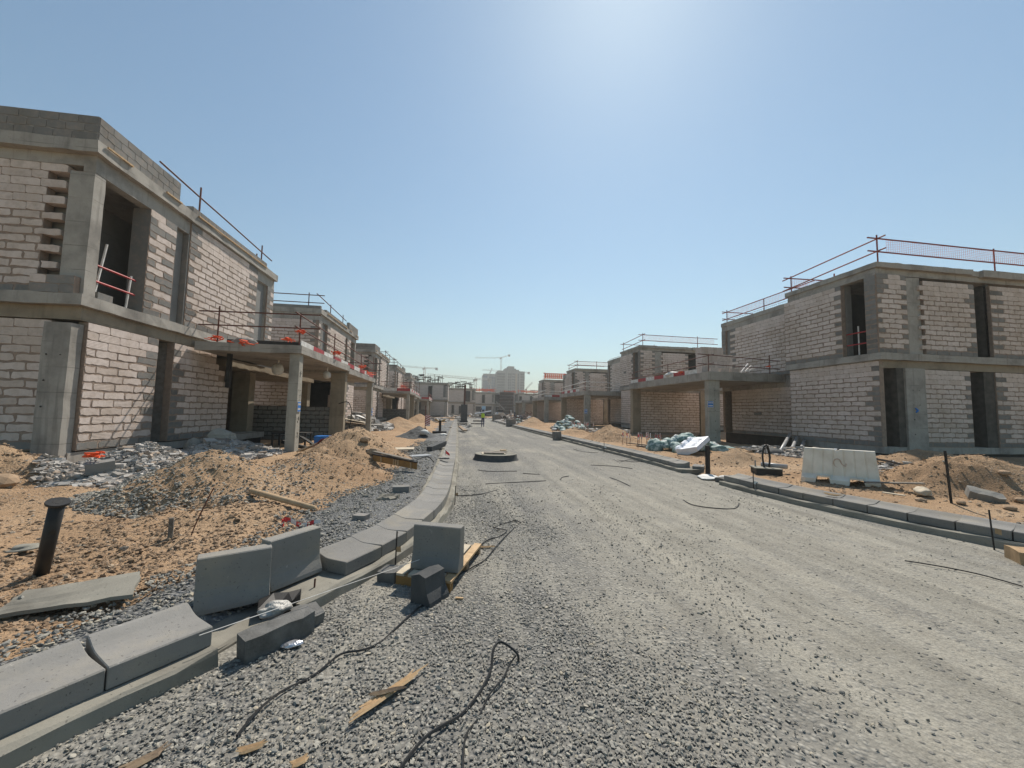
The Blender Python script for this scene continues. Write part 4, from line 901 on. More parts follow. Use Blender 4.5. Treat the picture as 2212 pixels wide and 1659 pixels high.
# ------------------------------------------------------------------ things near the camera, left
def one(mb, name, mats, label, cat, group=None, smooth=False): return tag(mb.build(name, mats, None, smooth), label, cat, group)
e = thing('standpipe', 'leaning black pipe with a wide round flange, standing in sand', 'pipe', (-3.8, 4.3, 0)); top = Vector((.27, -.21, .8))
MB().tube([(-.05, .04, -.15), top], .052, 20).build('pipe', 'black_rubber', e, True)
ax = (top+Vector((0, 0, .15))).normalized(); fl = MB().lathe([(.036, .01), (.078, .01), (.081, 0), (.078, -.012), (.036, -.012)], 28, closed=True).build('flange', 'black_rubber', e); fl.location = top; fl.rotation_euler = ax.to_track_quat('Z', 'Y').to_euler()
MB().lathe([(0, .0105), (.036, .0105)], 20).build('bore_shadow', 'bitumen', e).parent = fl
ring = MB().lathe([(.034, .011), (.0375, .011), (.0375, -.3), (.034, -.3)], 24, closed=True).build('bore', 'bitumen', e); ring.location = top; ring.rotation_euler = fl.rotation_euler
def slab_poly(name, top_pts, th, mat, label, cat, jit=.012):
    bm = bmesh.new(); vs = [bm.verts.new(p) for p in top_pts]; f = bm.faces.new(vs); bmesh.ops.subdivide_edges(bm, edges=bm.edges[:], cuts=5, use_grid_fill=True)
    rr = random.Random(3)
    for v in bm.verts: v.co += Vector([rr.uniform(-jit, jit) for _ in range(2)]+[rr.uniform(-jit, jit)*.4])
    r = bmesh.ops.extrude_face_region(bm, geom=bm.faces[:]); bmesh.ops.translate(bm, verts=[g for g in r['geom'] if isinstance(g, bmesh.types.BMVert)], vec=(0, 0, -th)); bmesh.ops.recalc_face_normals(bm, faces=bm.faces)
    me = bpy.data.meshes.new(name); bm.to_mesh(me); bm.free(); me.materials.append(MT[mat]); return tag(link(name, me), label, cat)
slab_poly('concrete_plate', [(-3.30, 3.42, .14), (-2.44, 3.48, .23), (-2.67, 3.88, .25), (-3.38, 3.72, .19)], .028, 'footcon', 'thin dusty concrete plate propped over gravel beside the leaning pipe', 'plate')
for q, (x, y, s) in enumerate(((-3.05, 3.62, .05), (-3.12, 3.72, .03), (-2.95, 3.7, .025), (-3.3, 3.62, .04))): scatter('pebble', np.array([[x, y, .175]]), np.array([s]), 'stone_grey')
one(MB().cbox((-3.18, 5.01, .2), (.045, .025, .42), .3, 0, ('X', .03)), 'wooden_stake', 'wood_grey', 'short square wooden stake driven into brown sand', 'stake')
one(MB().tube(smooth_path([(-3.07, 5.12, 0), (-3.0, 5.13, .3), (-2.84, 5.14, .72)]), .007, 5), 'thin_rod', 'rust', 'thin leaning rusty rod behind the short wooden stake', 'rod')
e = thing('tape_post', 'short red post with fluttering red and white tape', 'post', (-2.22, 5.58, 0)); MB().box((-.012, -.012, 0), (.012, .012, .22)).build('post', 'tape_red', e)
for k in range(6):
    p = [Vector((.01+.075*j, .03*math.sin(j*1.3), .16+.03*math.cos(j*1.1)-.008*j)) for j in range(7)]
    MB().add([p[k], p[k+1], p[k+1]+Vector((0, 0, .06)), p[k]+Vector((0, 0, .06))], [(0, 1, 2, 3)]).build('tape', 'tape_white' if k % 2 else 'tape_red', e)
a, b = at(-3.24, 6.9, .06), at(-2.07, 6.31, .06); one(MB().tube([a, a.lerp(b, .5), b], [.045, .045, .042], 14), 'cardboard_tube', 'cardboard_tube', 'long tan cardboard tube lying on the sand heap', 'tube', smooth=True)
def crumple(name, c, d, rz, mat, label, cat, n=3, amp=.3, seed=1, group=None, parent=None, smooth=True, flat=1):
    bm = bmesh.new(); bmesh.ops.create_icosphere(bm, subdivisions=n, radius=.5); rr = random.Random(seed)
    dirs = [(Vector((rr.gauss(0, 1), rr.gauss(0, 1), rr.gauss(0, 1))).normalized(), rr.uniform(3, 9), rr.uniform(0, 6), rr.uniform(.3, 1)) for _ in range(9)]
    for v in bm.verts:
        s = sum(w*abs(math.sin(v.co.dot(dd)*f+ph)) for dd, f, ph, w in dirs)/9; v.co *= 1-amp+amp*2.4*s
        if flat and v.co.z < -.2: v.co.z = -.2-(v.co.z+.2)*.1
        v.co = Vector((v.co.x*d[0], v.co.y*d[1], v.co.z*d[2]))
    me = bpy.data.meshes.new(name); bm.to_mesh(me); bm.free(); me.materials.append(MT[mat]); me.polygons.foreach_set('use_smooth', [smooth]*len(me.polygons))
    o = link(name, me, parent, c, (0, 0, rz)); return tag(o, label, cat, group) if label else o
def blockob(name, c, d, rz, mat, label, cat, jit=.006, group=None, tilt=None):
    me_o = rough_box((-d[0]/2, -d[1]/2, -d[2]/2), (d[0]/2, d[1]/2, d[2]/2), min(d)*.6, jit, mat, name); me_o.location = c; me_o.rotation_euler = (*(tilt or (0, 0)), rz); return tag(me_o, label, cat, group)
blockob('grey_block', (-1.28, 5.79, .15), (.19, .13, .12), -.35, 'cmu', 'small dark grey block on the gravel verge nearest the standing blocks', 'block', .003)
blockob('grey_block', (-.98, 7.62, .17), (.30, .17, .17), .05, 'cmu', 'grey concrete block on the verge beside the laid kerb curve', 'block', .003)
blockob('mortar_lump', (-1.12, 7.05, .14), (.34, .2, .09), .1, 'footcon', 'crusty pale mortar lump on the verge below the grey block', 'lump', .035)
blockob('hollow_block', tuple(at(-7.05, 8.95, .16)), (.42, .2, .22), .7, 'conc_smooth', 'big pale block resting on the chip heap', 'block', .006, tilt=(.15, -.1))
crumple('sand_clod', tuple(at(-8.15, 8.3, .02)), (.55, .4, .36), .3, 'sandrock', 'rounded clod of hard sand on the orange sand bank', 'clod', 2, .35, int(1000*(.3))%91+3, smooth=False)
crumple('sand_clod', tuple(at(-2.2, 11.2, .08)), (.42, .3, .26), .3, 'sandrock', 'brown clod high on the tall stony sand heap', 'clod', 2, .35, int(1000*(.3))%91+3, smooth=False)
crumple('sand_clod', tuple(at(-2.55, 11.6, .08)), (.3, .3, .22), 1.3, 'sandrock', 'grey clod near the top of the tall stony heap', 'clod', 2, .35, int(1000*(1.3))%91+3, smooth=False)
blockob('edging_block', (-1.22, 3.10, .07), (.47, .14, .16), .82, 'dark_block', 'long rough dark edging block lying in the kerb gap', 'edging block', .008)
blockob('edging_block', (-1.12, 3.36, .04), (.20, .19, .11), .75, 'dark_block', 'square dark edging stub tilted at the end of the long one', 'edging block', .008, tilt=(.12, .1))
blockob('edging_block', (-.60, 4.10, .05), (.19, .18, .11), -.35, 'dark_block', 'flat dark edging stub beside the pallet corner', 'edging block', .006)
blockob('tar_lump', (-1.38, 3.52, .05), (.3, .14, .14), .5, 'black_rubber', 'black tarry chunk under the standing kerb blocks', 'lump', .03)
# broken kerb piece standing on end
P = [(-.11, 0), (-.11, .25), (-.02, .28), (.05, .26), (.055, .2), (.07, .13), (.11, .06), (.12, 0)]
mb = MB().prism([(x, 0, z) for x, z in P], (0, .26, 0)); o = one(mb, 'broken_kerb', 'geotextile', 'dark broken kerb end standing upright before the pallet', 'kerb block'); o.location = (-.26, 3.55, -.02); o.rotation_euler = (0, 0, -.65)
# pallet
e = thing('pallet', 'worn wooden pallet under the lone upright kerb block', 'pallet', (-.53, 3.99, 0)); ux = Vector((.52, -.24, 0)).normalized(); uy = Vector((.33, .95, 0)).normalized()
for k, f in enumerate((0, .13, .26, .39, .50)): MB().obox(ux*f+Vector((0, 0, .088)), ux*.088, uy*(1.06 if k in (0, 2, 4) else .98), (0, 0, .022)).build('board', 'plywood' if k < 4 else 'wood_new', e)
for f in (0, .5, .98): MB().obox(uy*f, ux*.58, uy*.075, (0, 0, .086)).build('bearer', 'wood_old' if f else 'timber_orange', e)
def splinter(name, pts, w, mat, label, z=.02):
    a, b = Vector((*pts[0], z)), Vector((*pts[-1], z)); n = (b-a).cross(Vector((0, 0, 1))).normalized(); mb = MB(); rr = random.Random(int(a.x*100))
    for k in range(4):
        f0, f1 = rr.uniform(0, .15), rr.uniform(.8, 1); off = n*w*(k-1.5)*.35; hz = rr.uniform(0, w*.4)
        mb.tube([a.lerp(b, f0)+off+Vector((0, 0, hz)), a.lerp(b, .3)+off, a.lerp(b, .7)+off*rr.uniform(.5, 1.2), a.lerp(b, f1)+off*rr.uniform(.2, 1.5)+Vector((0, 0, hz))], [w*.12, w*.3, w*.3, w*.08], 4)
    return one(mb, name, mat, label, 'wood scrap')
splinter('wood_splinter', [(-.53, 2.28), (-.12, 2.71)], .038, 'wood_new', 'long split wood splinter pointing across the gravel', .03)
splinter('wood_splinter', [(-.46, 2.43), (-.24, 2.48)], .022, 'wood_old', 'short splinter lying across the long one', .05)
splinter('wood_splinter', [(-1.48, 2.10), (-1.34, 2.25)], .035, 'wood_old', 'splinter at the bottom edge beside the footing')
splinter('wood_splinter', [(-1.01, 2.16), (-.88, 2.2)], .03, 'wood_new', 'curled pale splinter alone on dusty gravel')
splinter('wood_splinter', [(-.72, 2.05), (-.65, 2.1)], .028, 'wood_new', 'frayed splinter at the very bottom of the road')
splinter('wood_splinter', [(.14, 4.9), (.57, 4.89)], .025, 'wood_new', 'thin stick poking out behind the pallet')
splinter('wood_splinter', [(-1.02, 6.3), (-.92, 6.7)], .03, 'wood_new', 'little stick on the gravel verge between the grey blocks')
blockob('wood_offcut', (.08, 3.62, .015), (.07, .02, .012), -.2, 'wood_new', 'tiny orange wood offcut beside the pallet', 'wood scrap', .001)
def strap(name, pts, label, r=.0075, z=.014, mat='black_rubber', cat='cable'):
    P = [Vector((x, y, (q[0] if q else 0)+z+.01*math.sin(x*9+y*7))) for x, y, *q in pts]; return one(MB().tube(smooth_path(P, 4), r, 5), name, mat, label, cat)
strap('flat_strap', [(-1.06, 2.27), (-1.04, 2.4), (-1.0, 2.52), (-.95, 2.61), (-.84, 2.72), (-.73, 2.89), (-.59, 2.93), (-.49, 3.04), (-.41, 3.19), (-.27, 3.48), (-.17, 3.61), (-.04, 3.88), (.09, 4.14), (.24, 4.3), (.38, 4.51), (.54, 4.88), (.73, 5.33), (.92, 5.74)], 'long black strap winding over gravel past the pallet')
strap('flat_strap', [(.30, 4.85), (.35, 4.97), (.48, 5.18), (.63, 5.32), (.76, 5.5), (.66, 5.61), (.58, 5.68)], 'black strap loop on gravel behind the pallet')
strap('flat_strap', [(.70, 5.85), (.82, 5.95), (.96, 6.02), (1.03, 5.9)], 'short bent strap beyond the strap loop')
strap('flat_strap', [(-.25, 1.9), (-.21, 1.99), (-.12, 2.12), (-.03, 2.2), (.08, 2.29), (.18, 2.42), (.27, 2.6), (.30, 2.72, .07), (.36, 2.78, .09), (.46, 2.72, .05), (.47, 2.7)], 'black strap with a kinked raised end on the gravel', .009)
strap('flat_strap', [(.08, 1.92), (.1, 2.13), (.17, 2.25), (.25, 2.41), (.34, 2.52), (.40, 2.66), (.45, 2.7, .04)], 'black strap running beside the kinked one to the bottom edge', .006)
for i, (pts, lab) in enumerate([([(.05, 7.88), (.34, 7.83), (.65, 8.06), (.92, 8.41)], 'thin black wire curving off the left kerb'), ([(.73, 9.03), (1.11, 9.2), (1.79, 9.33), (2.26, 9.47)], 'long black wire on gravel in front of the manhole'), ([(.67, 11.18), (.94, 10.96), (1.55, 10.9), (1.78, 11.03)], 'black wire just before the manhole ring'), ([(1.86, 10.52), (2.32, 10.39)], 'short black wire beside the straw'), ([(2.64, 9.5), (2.8, 9.9), (3.05, 10.14)], 'hooked black wire right of the straw'), ([(4.41, 12.22), (5.06, 11.99), (5.5, 11.48)], 'straight black wire on the dusty track'), ([(4.09, 9.88), (4.1, 9.35), (4.11, 8.73)], 'black wire pointing at the camera on the dusty track'), ([(4.55, 7.26), (4.47, 6.84), (4.67, 6.59), (5.1, 6.53), (5.54, 6.96)], 'bow shaped black wire near the right kerb'), ([(5.48, 17.53), (5.54, 16.27), (6.09, 16.0)], 'black wire near the far right kerb'), ([(5.35, 4.0), (5.54, 3.83), (5.73, 3.58), (5.82, 3.29)], 'black wire leading off the right edge'), ([(5.94, 13.55), (6.0, 13.2), (6.26, 12.95), (6.69, 13.15)], 'tangled black wire below the right kerb'), ([(5.88, 13.84), (5.75, 13.02), (6.37, 13.53), (6.62, 12.93)], 'second tangled wire below the right kerb')]):
    strap('wire', pts, lab, .0085 if pts[0][1] > 5 else .007)
strap('black_cable', [(-2.2, 9.6, .15), (-1.6, 9.7, .1), (-1.3, 10.2, .12), (-1.1, 11.2, .25), (-.8, 11.8, .3), (-.6, 11.8, .12)], 'black cable arching over the gravel verge', .014)
strap('black_cable', [(-2.1, 9.4, .2), (-1.7, 9.5, .12), (-1.2, 9.9, .1), (-.7, 10.2, .14)], 'second black cable lying flat on the gravel verge', .012)
strap('white_tube', [(-1.72, 7.3, .06), (-1.72, 7.6, .1), (-1.7, 8.0, .1), (-1.6, 8.3, .06)], 'pale plastic tube at the foot of the sand heap', .016, mat='white_paint', cat='tube')
one(MB().tube(wob((-1.60, 2.86, .215), (.0, 4.35, .2), 3, .0), .0028, 4), 'string_line', 'white_paint', 'taut white string line along the kerb gap', 'string')
for x, y, h, lab, tagy in ((-1.21, 3.78, .17, 'short rusty pin in the footing by the standing pair', 0), (-.58, 4.28, .42, 'thin black pin with a pale leaf of tape beside the lone block', 1), (.03, 7.15, .34, 'thin black pin with pale tape at the kerb bend', 1), (-.3, 12.9, .4, 'pin with a red and white flag by the dark kerb piece', 2)):
    e = thing('steel_pin', lab, 'pin', (x, y, .0)); MB().tube([(0, 0, 0), (.005, 0, h)], .008, 6).build('rod', 'rust' if tagy == 0 else 'black_rubber', e)
    if tagy == 1: MB().add([(0, -.005, h*.62), (.05, -.02, h*.64), (.055, -.015, h*.5), (.01, -.01, h*.5)], [(0, 1, 2, 3)]).build('tape', 'card', e)
    if tagy == 2: MB().add([(0, 0, h), (.12, 0, h-.1), (.16, 0, h-.2), (.02, 0, h-.12)], [(0, 1, 2, 3)]).build('tape', 'tape_red', e)
crumple('plastic_bag', (-1.33, 3.30, .14), (.2, .13, .11), .5, 'film', 'crumpled clear plastic bag in the kerb gap', 'bag', 4, .62, 4)
crumple('foil_scrap', (-1.10, 3.05, .02), (.16, .08, .05), .2, 'foil', 'shiny foil scrap beside the long edging block', 'scrap', 2, .5, 5, smooth=False)
crumple('paper_scrap', tuple(at(-4.35, 4.75, .06)), (.22, .16, .07), .5, 'footcon', 'dull pale scrap in the sand left of the leaning pipe', 'scrap', 4, .6, 6)
crumple('cloth_scrap', tuple(at(-3.0, 5.0, .05))[:2]+(.12,), (.3, .16, .1), .2, 'sandrock', 'tan cloth scrap on the sand near the stake', 'scrap', 3, .4, 7)
crumple('cardboard_box', tuple(at(-5.7, 10.3, .18)), (.75, .5, .35), .3, 'card', 'flattened brown carton on the edge of the chip heap', 'carton', 2, .3, 8, smooth=False)
crumple('black_sheet', tuple(at(-5.9, 10.0, .1)), (.9, .35, .3), .2, 'black_rubber', 'folded black sheet under the brown carton', 'sheet', 3, .4, 9)
crumple('boulder', tuple(at(-7.6, 13.9, .25)), (.85, .65, .6), .4, 'conc_pale', 'large broken concrete boulder at the carport edge', 'boulder', 2, .4, 31, smooth=False)
crumple('boulder', tuple(at(-8.2, 13.6, .2)), (.5, .5, .55), 1.2, 'conc_pale', 'smaller broken boulder against the brick panel beside the large one', 'boulder', 2, .4, 32, smooth=False)
# manhole ring
e = thing('manhole_ring', 'round concrete manhole ring wrapped in black sheet, boards on top, in the road', 'manhole', (1.45, 13.75, 0))
prof = [(.40, .20), (.72, .215), (.745, .205), (.75, .17), (.765, 0), (.80, -.03)]
MB().lathe([(0, .19)]+prof[:3], 30).build('top_slab', 'footcon', e); o = MB().lathe([(.748, .2), (.757, .12), (.775, .05), (.83, -.02)], 30).build('wrap', 'geotextile', e, True)
rr = random.Random(8)
for v in o.data.vertices: v.co.x *= 1+rr.uniform(-.02, .02); v.co.y *= 1+rr.uniform(-.02, .02)
for k, (cx_, cy_, w, d, z) in enumerate(((-.1, -.05, .82, .6, .215), (-.08, -.08, .7, .5, .25), (.2, .25, .5, .1, .262))): MB().cbox((cx_, cy_, z), (w, d, .025), -.05*k).build('board', 'plywood' if k != 1 else 'wood_grey', e)
MB().cbox((.3, .32, .29), (.22, .1, .03), .3).build('board', 'wood_new', e)
# planks and timber by the verge
def plank(name, a, b, w, h, mat, label, cat='plank'):
    a, b = Vector(a), Vector(b); d = b-a; n = Vector((-d.y, d.x, 0)).normalized()*w; return one(MB().obox(a-n/2, d, n, (0, 0, h)), name, mat, label, cat)
e = thing('timber_beam', 'orange formwork beam with slotted web lying off the sand', 'beam', (-2.2, 10.9, .3)); d = Vector((1.25, -1.0, -.08)); n = Vector((1.0, 1.25, 0)).normalized()*.08
MB().obox((0, 0, .16), d, n, (0, 0, .035)).build('flange', 'black_rubber', e); MB().obox(n*.3, d, n*.4, (0, 0, .16)).build('web', 'timber_orange', e)
for f in (.2, .5, .55, .6, .88): MB().obox(d*f-n*.02+Vector((0, 0, .01)), d*.025, n*.3, (0, 0, .14)).build('stiffener', 'wood_new', e)
plank('dark_plank', (-2.6, 11.5, .55), (-1.05, 10.0, .42), .12, .03, 'wood_grey', 'dark thin plank along the top of the orange beam')
plank('grey_plank', (-2.1, 13.0, .12), (-.85, 13.65, .14), .42, .03, 'pvc_grey', 'grey flat panel between sand and gravel verge', 'panel')
o = plank('dark_kerb_piece', (-.95, 14.9, .12), (-.45, 16.5, .22), .22, .2, 'geotextile', 'long dark kerb piece resting across the verge edge', 'kerb piece')
plank('plywood_sheet', (-2.5, 15.7, .14), (-1.6, 15.75, .16), .8, .025, 'plywood', 'pale plywood sheet at the edge of the gravel verge', 'board'); plank('plywood_sheet', (-2.7, 15.55, .10), (-1.75, 15.5, .11), .8, .025, 'wood_old', 'darker board under the pale plywood sheet', 'board')
slab_poly('slate_flake', [(-2.9, 11.9, .62), (-2.7, 11.95, .68), (-2.62, 12.0, .85), (-2.85, 11.98, .7)], .02, 'black_rubber', 'pointed black flake stuck in the sand heap', 'flake', .0)
blockob('flat_shim', (-.3, 11.3, .33), (.3, .18, .03), .1, 'black_rubber', 'flat dark shim lying on the laid kerb', 'shim', .004)
# striped board, utility box, white sack, dark hump
e = thing('striped_board', 'red and white diagonal striped board on a tripod stand', 'warning board', (-2.14, 27.9, 0))
MB().box((-.01, -.02, .55), (.36, .0, 1.35)).build('panel', 'tape_white', e)
for k in range(6):
    z = .5+k*.16; P = [(-.01, z), (-.01, z+.08), (.36, z+.32), (.36, z+.24)]; P = [(x, min(1.35, max(.55, zz))) for x, zz in P]; MB().prism([(x, -.026, zz) for x, zz in P], (0, .004, 0)).build('stripe', 'red_paint', e)
MB().tube([(.02, 0, .0), (.02, 0, 2.0)], .03, 6).build('post', 'rust', e)
for a in (-2.4, -.5, 1.4): MB().tube([(.02, 0, .45), (.02+.4*math.cos(a), .4*math.sin(a), .0)], .02, 5).build('leg', 'rust', e)
e = thing('utility_pedestal', 'black pedestal with a forked top on a square base by the kerb', 'pedestal', (-1.06, 27.3, 0)); MB().box((-.5, -.3, 0), (.45, .3, .25)).build('base', 'bitumen', e); MB().tube([(0, 0, .2), (0, 0, 1.0)], .09, 8).build('stem', 'bitumen', e); MB().tube([(-.35, 0, 1.05), (0, 0, .9), (.35, 0, 1.05)], .05, 6).build('fork', 'yellow_steel', e)
crumple('cement_sack', tuple(at(-1.75, 22.6, .15)), (.6, .4, .4), .2, 'bag_white', 'white sack lying on the dark covered hump', 'sack', 3, .35, 12)
crumple('cement_sack', (-.75, 24.6, .15), (.6, .45, .25), .6, 'bag_white', 'white rag heap at the kerb past the covered hump', 'rags', 3, .5, 13)
e = thing('road_block', 'dark standing kerb stack with a steel pole at the left kerb, far away', 'kerb stack', (1.15, 56.7, 0)); MB().box((-.6, -.4, 0), (.6, .4, .25)).build('base', 'geotextile', e); MB().box((-.45, -.25, .26), (.5, .25, 2.6)).build('stack', 'geotextile', e); MB().tube([(0, .3, .2), (.1, .3, 5.5)], .13, 8).build('pole', 'rust', e)
for i, (x, y, w, d, h, lab) in enumerate(((.8, 47, 1.2, .7, .18, 'low timber stack by the left kerb, in front of the dark pole'), (3.6, 62, 1.6, .9, .2, 'flat pallet load in the middle of the far road'), (2.8, 50, 1.6, .6, .12, 'low heap of dark rods behind the worker'), (-.5, 36, .9, .6, .16, 'dark boards dropped across the far left kerb'), (6.9, 65.9, 1.3, .6, 1.15, 'stack of grey kerb blocks in front of the loader'), (6.17, 43.1, 1.05, .45, .85, 'grey block pair standing against the far right kerb'), (6.2, 23.2, .36, .4, .52, 'pale block propped against the right kerb'))):
    blockob('block_stack' if h > .3 else 'timber_stack', (x, y, h/2), (w, d, h), .1*i, 'cmu' if h > .3 else 'wood_grey', lab, 'stack', .02)
plank('orange_plank', (.35, 33.5, .3), (.75, 30.2, .1), .3, .1, 'wood_old', 'broken brown plank leaning off the far left kerb')

# ------------------------------------------------------------------ right side
e = thing('square_post', 'square black post standing upright in the kerb gap', 'post', (7.16, 10.2, 0)); MB().cbox((0, 0, .42), (.09, .09, .84), .2).build('post', 'bitumen', e)
o = crumple('plastic_sheet', (6.85, 9.75, .03), (1.0, .5, .07), .9, 'bag_white', 'white plastic sheet on the ground round the black post', 'sheet', 3, .4, 15)
crumple('cloth_scrap', (7.3, 9.6, .06), (.6, .3, .07), .3, 'bag_white', 'pale cloth strip between post and second kerb run', 'scrap', 3, .4, 16)
blockob('edging_block', (6.95, 9.1, .05), (.5, .4, .12), .4, 'dark_block', 'dark flat piece in the gap of the right kerb', 'edging block', .01)
blockob('edging_block', (7.35, 10.9, .1), (.55, .3, .16), .9, 'kerbcon', 'loose kerb end behind the black post', 'edging block', .006)
e = thing('junction_chamber', 'low black junction chamber with a hose loop and a grey pipe on top', 'chamber', (8.62, 9.75, 0)); MB().cbox((0, 0, .12), (.62, .55, .3), -.45).build('box', 'bitumen', e); MB().cbox((0, .02, .275), (.66, .58, .03), -.45).build('rim', 'footcon', e)
MB().tube(smooth_path([(-.02, .05, .28), (-.07, .04, .6), (-.02, .03, .85), (.08, .02, .88), (.13, .0, .6), (.08, -.02, .3)], 5), .022, 7).build('hose', 'black_rubber', e, True); MB().tube(smooth_path([(.02, .08, .28), (-.03, .07, .6), (.02, .06, .8), (.1, .05, .8), (.14, .03, .55), (.1, .02, .3)], 5), .018, 7).build('hose', 'black_rubber', e, True)
MB().tube([(.06, .25, .34), (.48, -.2, .33)], .065, 14).build('pipe', 'pvc_grey', e, True); MB().tube([(.475, -.195, .33), (.485, -.205, .33)], .05, 14).build('pipe_bore', 'bitumen', e); MB().tube([(-.18, .18, .28), (-.18, .18, .46)], .02, 8).build('tap', 'steel', e)
# plastic barrier
def barrier(label, loc, rz, L=1.42, rot=None, mat='plastic_white'):
    e = thing('plastic_barrier', label, 'barrier', loc, rz)
    if rot: e.rotation_euler = rot
    prof = [(-.27, 0), (-.27, .10), (-.16, .2), (-.10, .78), (-.085, .82), (.085, .82), (.10, .78), (.16, .2), (.27, .10), (.27, 0)]
    nx = 57; V = []; k = len(prof)
    for i in range(nx):
        x = -L/2+L*i/(nx-1); t = i/(nx-1); gro = .02*max(0, math.cos(t*math.pi*2*7))**6 if .08 < t < .92 else 0; endn = 1-.25*max(0, (abs(t-.5)-.44)/.06); dent = .05*max(0, 1-abs(t-.48)/.04)
        for (yy, z) in prof:
            yo = yy; 
            if .2 <= z <= .79: yo = yy-math.copysign(gro, yy)
            if abs(yy) > .2: yo = yy*endn
            zz = z-(dent if z > .77 else 0)
            if z < .01 and (.2 < t < .38 or .64 < t < .82): zz = .15
            if .09 < z < .13 and (.2 < t < .38 or .64 < t < .82): zz = .19
            V.append((x*(1.03-.11*zz/.8), yo, zz))
    mb = MB().add(V, [(i*k+q, i*k+(q+1) % k, (i+1)*k+(q+1) % k, (i+1)*k+q) for i in range(nx-1) for q in range(k)]+[tuple(range(k)), tuple((nx-1)*k+q for q in range(k))[::-1]])
    mb.build('shell', mat, e); return e
b1 = barrier('dirty white plastic water barrier with a faded orange scrawl, behind the right kerb', tuple(at(9.22, 8.2, .0)), -.88)
pts = [(.07*math.cos(a)-.02, -.132, .50+.10*math.sin(a)) for a in [k*.45 for k in range(12)]]; MB().tube(pts, .009, 4).build('scrawl', 'scrawl', b1); MB().tube([(.03, -.138, .56), (.06, -.134, .48), (.13, -.142, .43), (.14, -.138, .5)], .009, 4).build('scrawl', 'scrawl', b1)
MB().lathe([(.03, 0), (.032, .03), (0, .032)], 12).build('filler_cap', 'plastic_clean', b1).location = (-.05, 0, .80)
b2 = barrier('clean white plastic barrier tipped on its side against green sheeting', (9.75, 15.4, .30), .9, 1.7, (R(72), R(-14), R(38)), 'plastic_clean')
for k in range(4): MB().cbox((-.45+.28*k, .118, .5), (.07, .02, .3), 0).build('slot', 'pvc_grey', b2)
for x, y, h, t, lab, tg in ((9.35, 6.15, 1.12, (-.09, .0), 'tall dark rod leaning in front of the wide sand heap', 0), (7.13, 4.27, .52, (-.05, 0), 'dark pin with a pale tape tag at the right kerb', 1), (6.58, 7.81, .5, (0, 0), 'thin pin with a white tag at the start of the second kerb run', 2), (6.45, 16.2, .5, (0, 0), 'thin pin with a white tag beside the far right kerb', 2), (6.25, 24.6, .5, (0, 0), 'thin pin beside the right kerb near the party wall', 0), (12.2, 13.8, .8, (0, 0), 'thin black rod by the blue noticed pillar', 0), (8.0, 30, .8, (0, 0), 'thin rod in sand by the far sand heap', 0)):
    e = thing('steel_rod', lab, 'rod', (x, y, 0)); MB().tube([(0, 0, -.05), (t[0], t[1], h)], .022 if h > 1 else .01, 6).build('rod', 'bitumen', e)
    if tg: MB().add([(0, -.015, h*.55), (.1, -.02, h*.5), (.1, -.02, h*.36), (0, -.015, h*.42)], [(0, 1, 2, 3)]).build('tape', 'card' if tg == 1 else 'white_paint', e)
blockob('concrete_chunk', tuple(at(10.45, 6.35, .06)), (.48, .26, .16), -.75, 'kerbcon', 'grey wedge of broken concrete on the wide sand heap', 'chunk', .015, tilt=(.3, .25))
crumple('cement_sack', tuple(at(9.55, 6.75, .06)), (.55, .28, .2), .7, 'plywood', 'tan torn sack on the near slope of the wide sand heap', 'sack', 4, .6, 18)
plank('broken_board', tuple(at(9.2, 7.6, .12)), tuple(at(9.95, 7.0, .12)), .14, .025, 'wood_grey', 'brown broken board above the torn sack'); plank('broken_board', tuple(at(8.9, 7.0, .05)), tuple(at(9.05, 6.7, .05)), .1, .02, 'plywood', 'small pale board at the foot of the wide sand heap')
splinter('wood_level', [(6.95, 6.50), (7.10, 6.26)], .05, 'wood_new', 'orange stick lying on a laid kerb stone', .27)
o = blockob('carton', (6.86, 3.84, .07), (.3, .2, .16), .9, 'card', 'brown carton cut off by the right edge', 'carton', .01)
for i, (x, y, s) in enumerate(((9.0, 6.4, .16), (9.4, 6.05, .14), (10.0, 5.75, .15), (10.9, 6.1, .18), (11.4, 6.6, .2))): crumple('sand_clod', tuple(at(x, y, .03)), (s*1.2, s, s*.7), i, 'sandrock', ['first', 'second', 'third', 'fourth', 'fifth'][i]+' clod from the left along the foot of the wide sand heap', 'clod', 2, .35, int(1000*(i))%91+3, smooth=False)
strap('bent_pipe', [(10.7, 9.2, .3), (11.3, 9.15, .55), (11.6, 8.9, .55), (12.3, 8.3, .3)], 'bent dark pipe between the barrier and the wide sand heap', .03, mat='geotextile', cat='pipe')
for i, (o1, o2) in enumerate((((13.1, 14.2, .1), (17.0, 17.6, .85)), ((13.5, 14.1, .1), (17.1, 17.3, .7)), ((13.8, 14.0, .05), (17.1, 16.9, .55)))): one(MB().tube([o1, o2], .075, 8), 'pipe_length', 'pvc_grey', ['topmost', 'middle', 'lowest'][i]+' of the grey pipes sloping up to the right plinth', 'pipe', 'grey pipes against the plinth', True)
plank('scrap_board', (12.0, 15.3, .35), (13.4, 14.6, .15), .3, .03, 'wood_grey', 'grey board below the blue noticed pillar'); crumple('grey_sheet', (13.2, 14.6, .2), (1.2, .8, .4), .3, 'geotextile', 'grey crumpled sheet near the sloping pipes', 'sheet', 3, .4, 19)
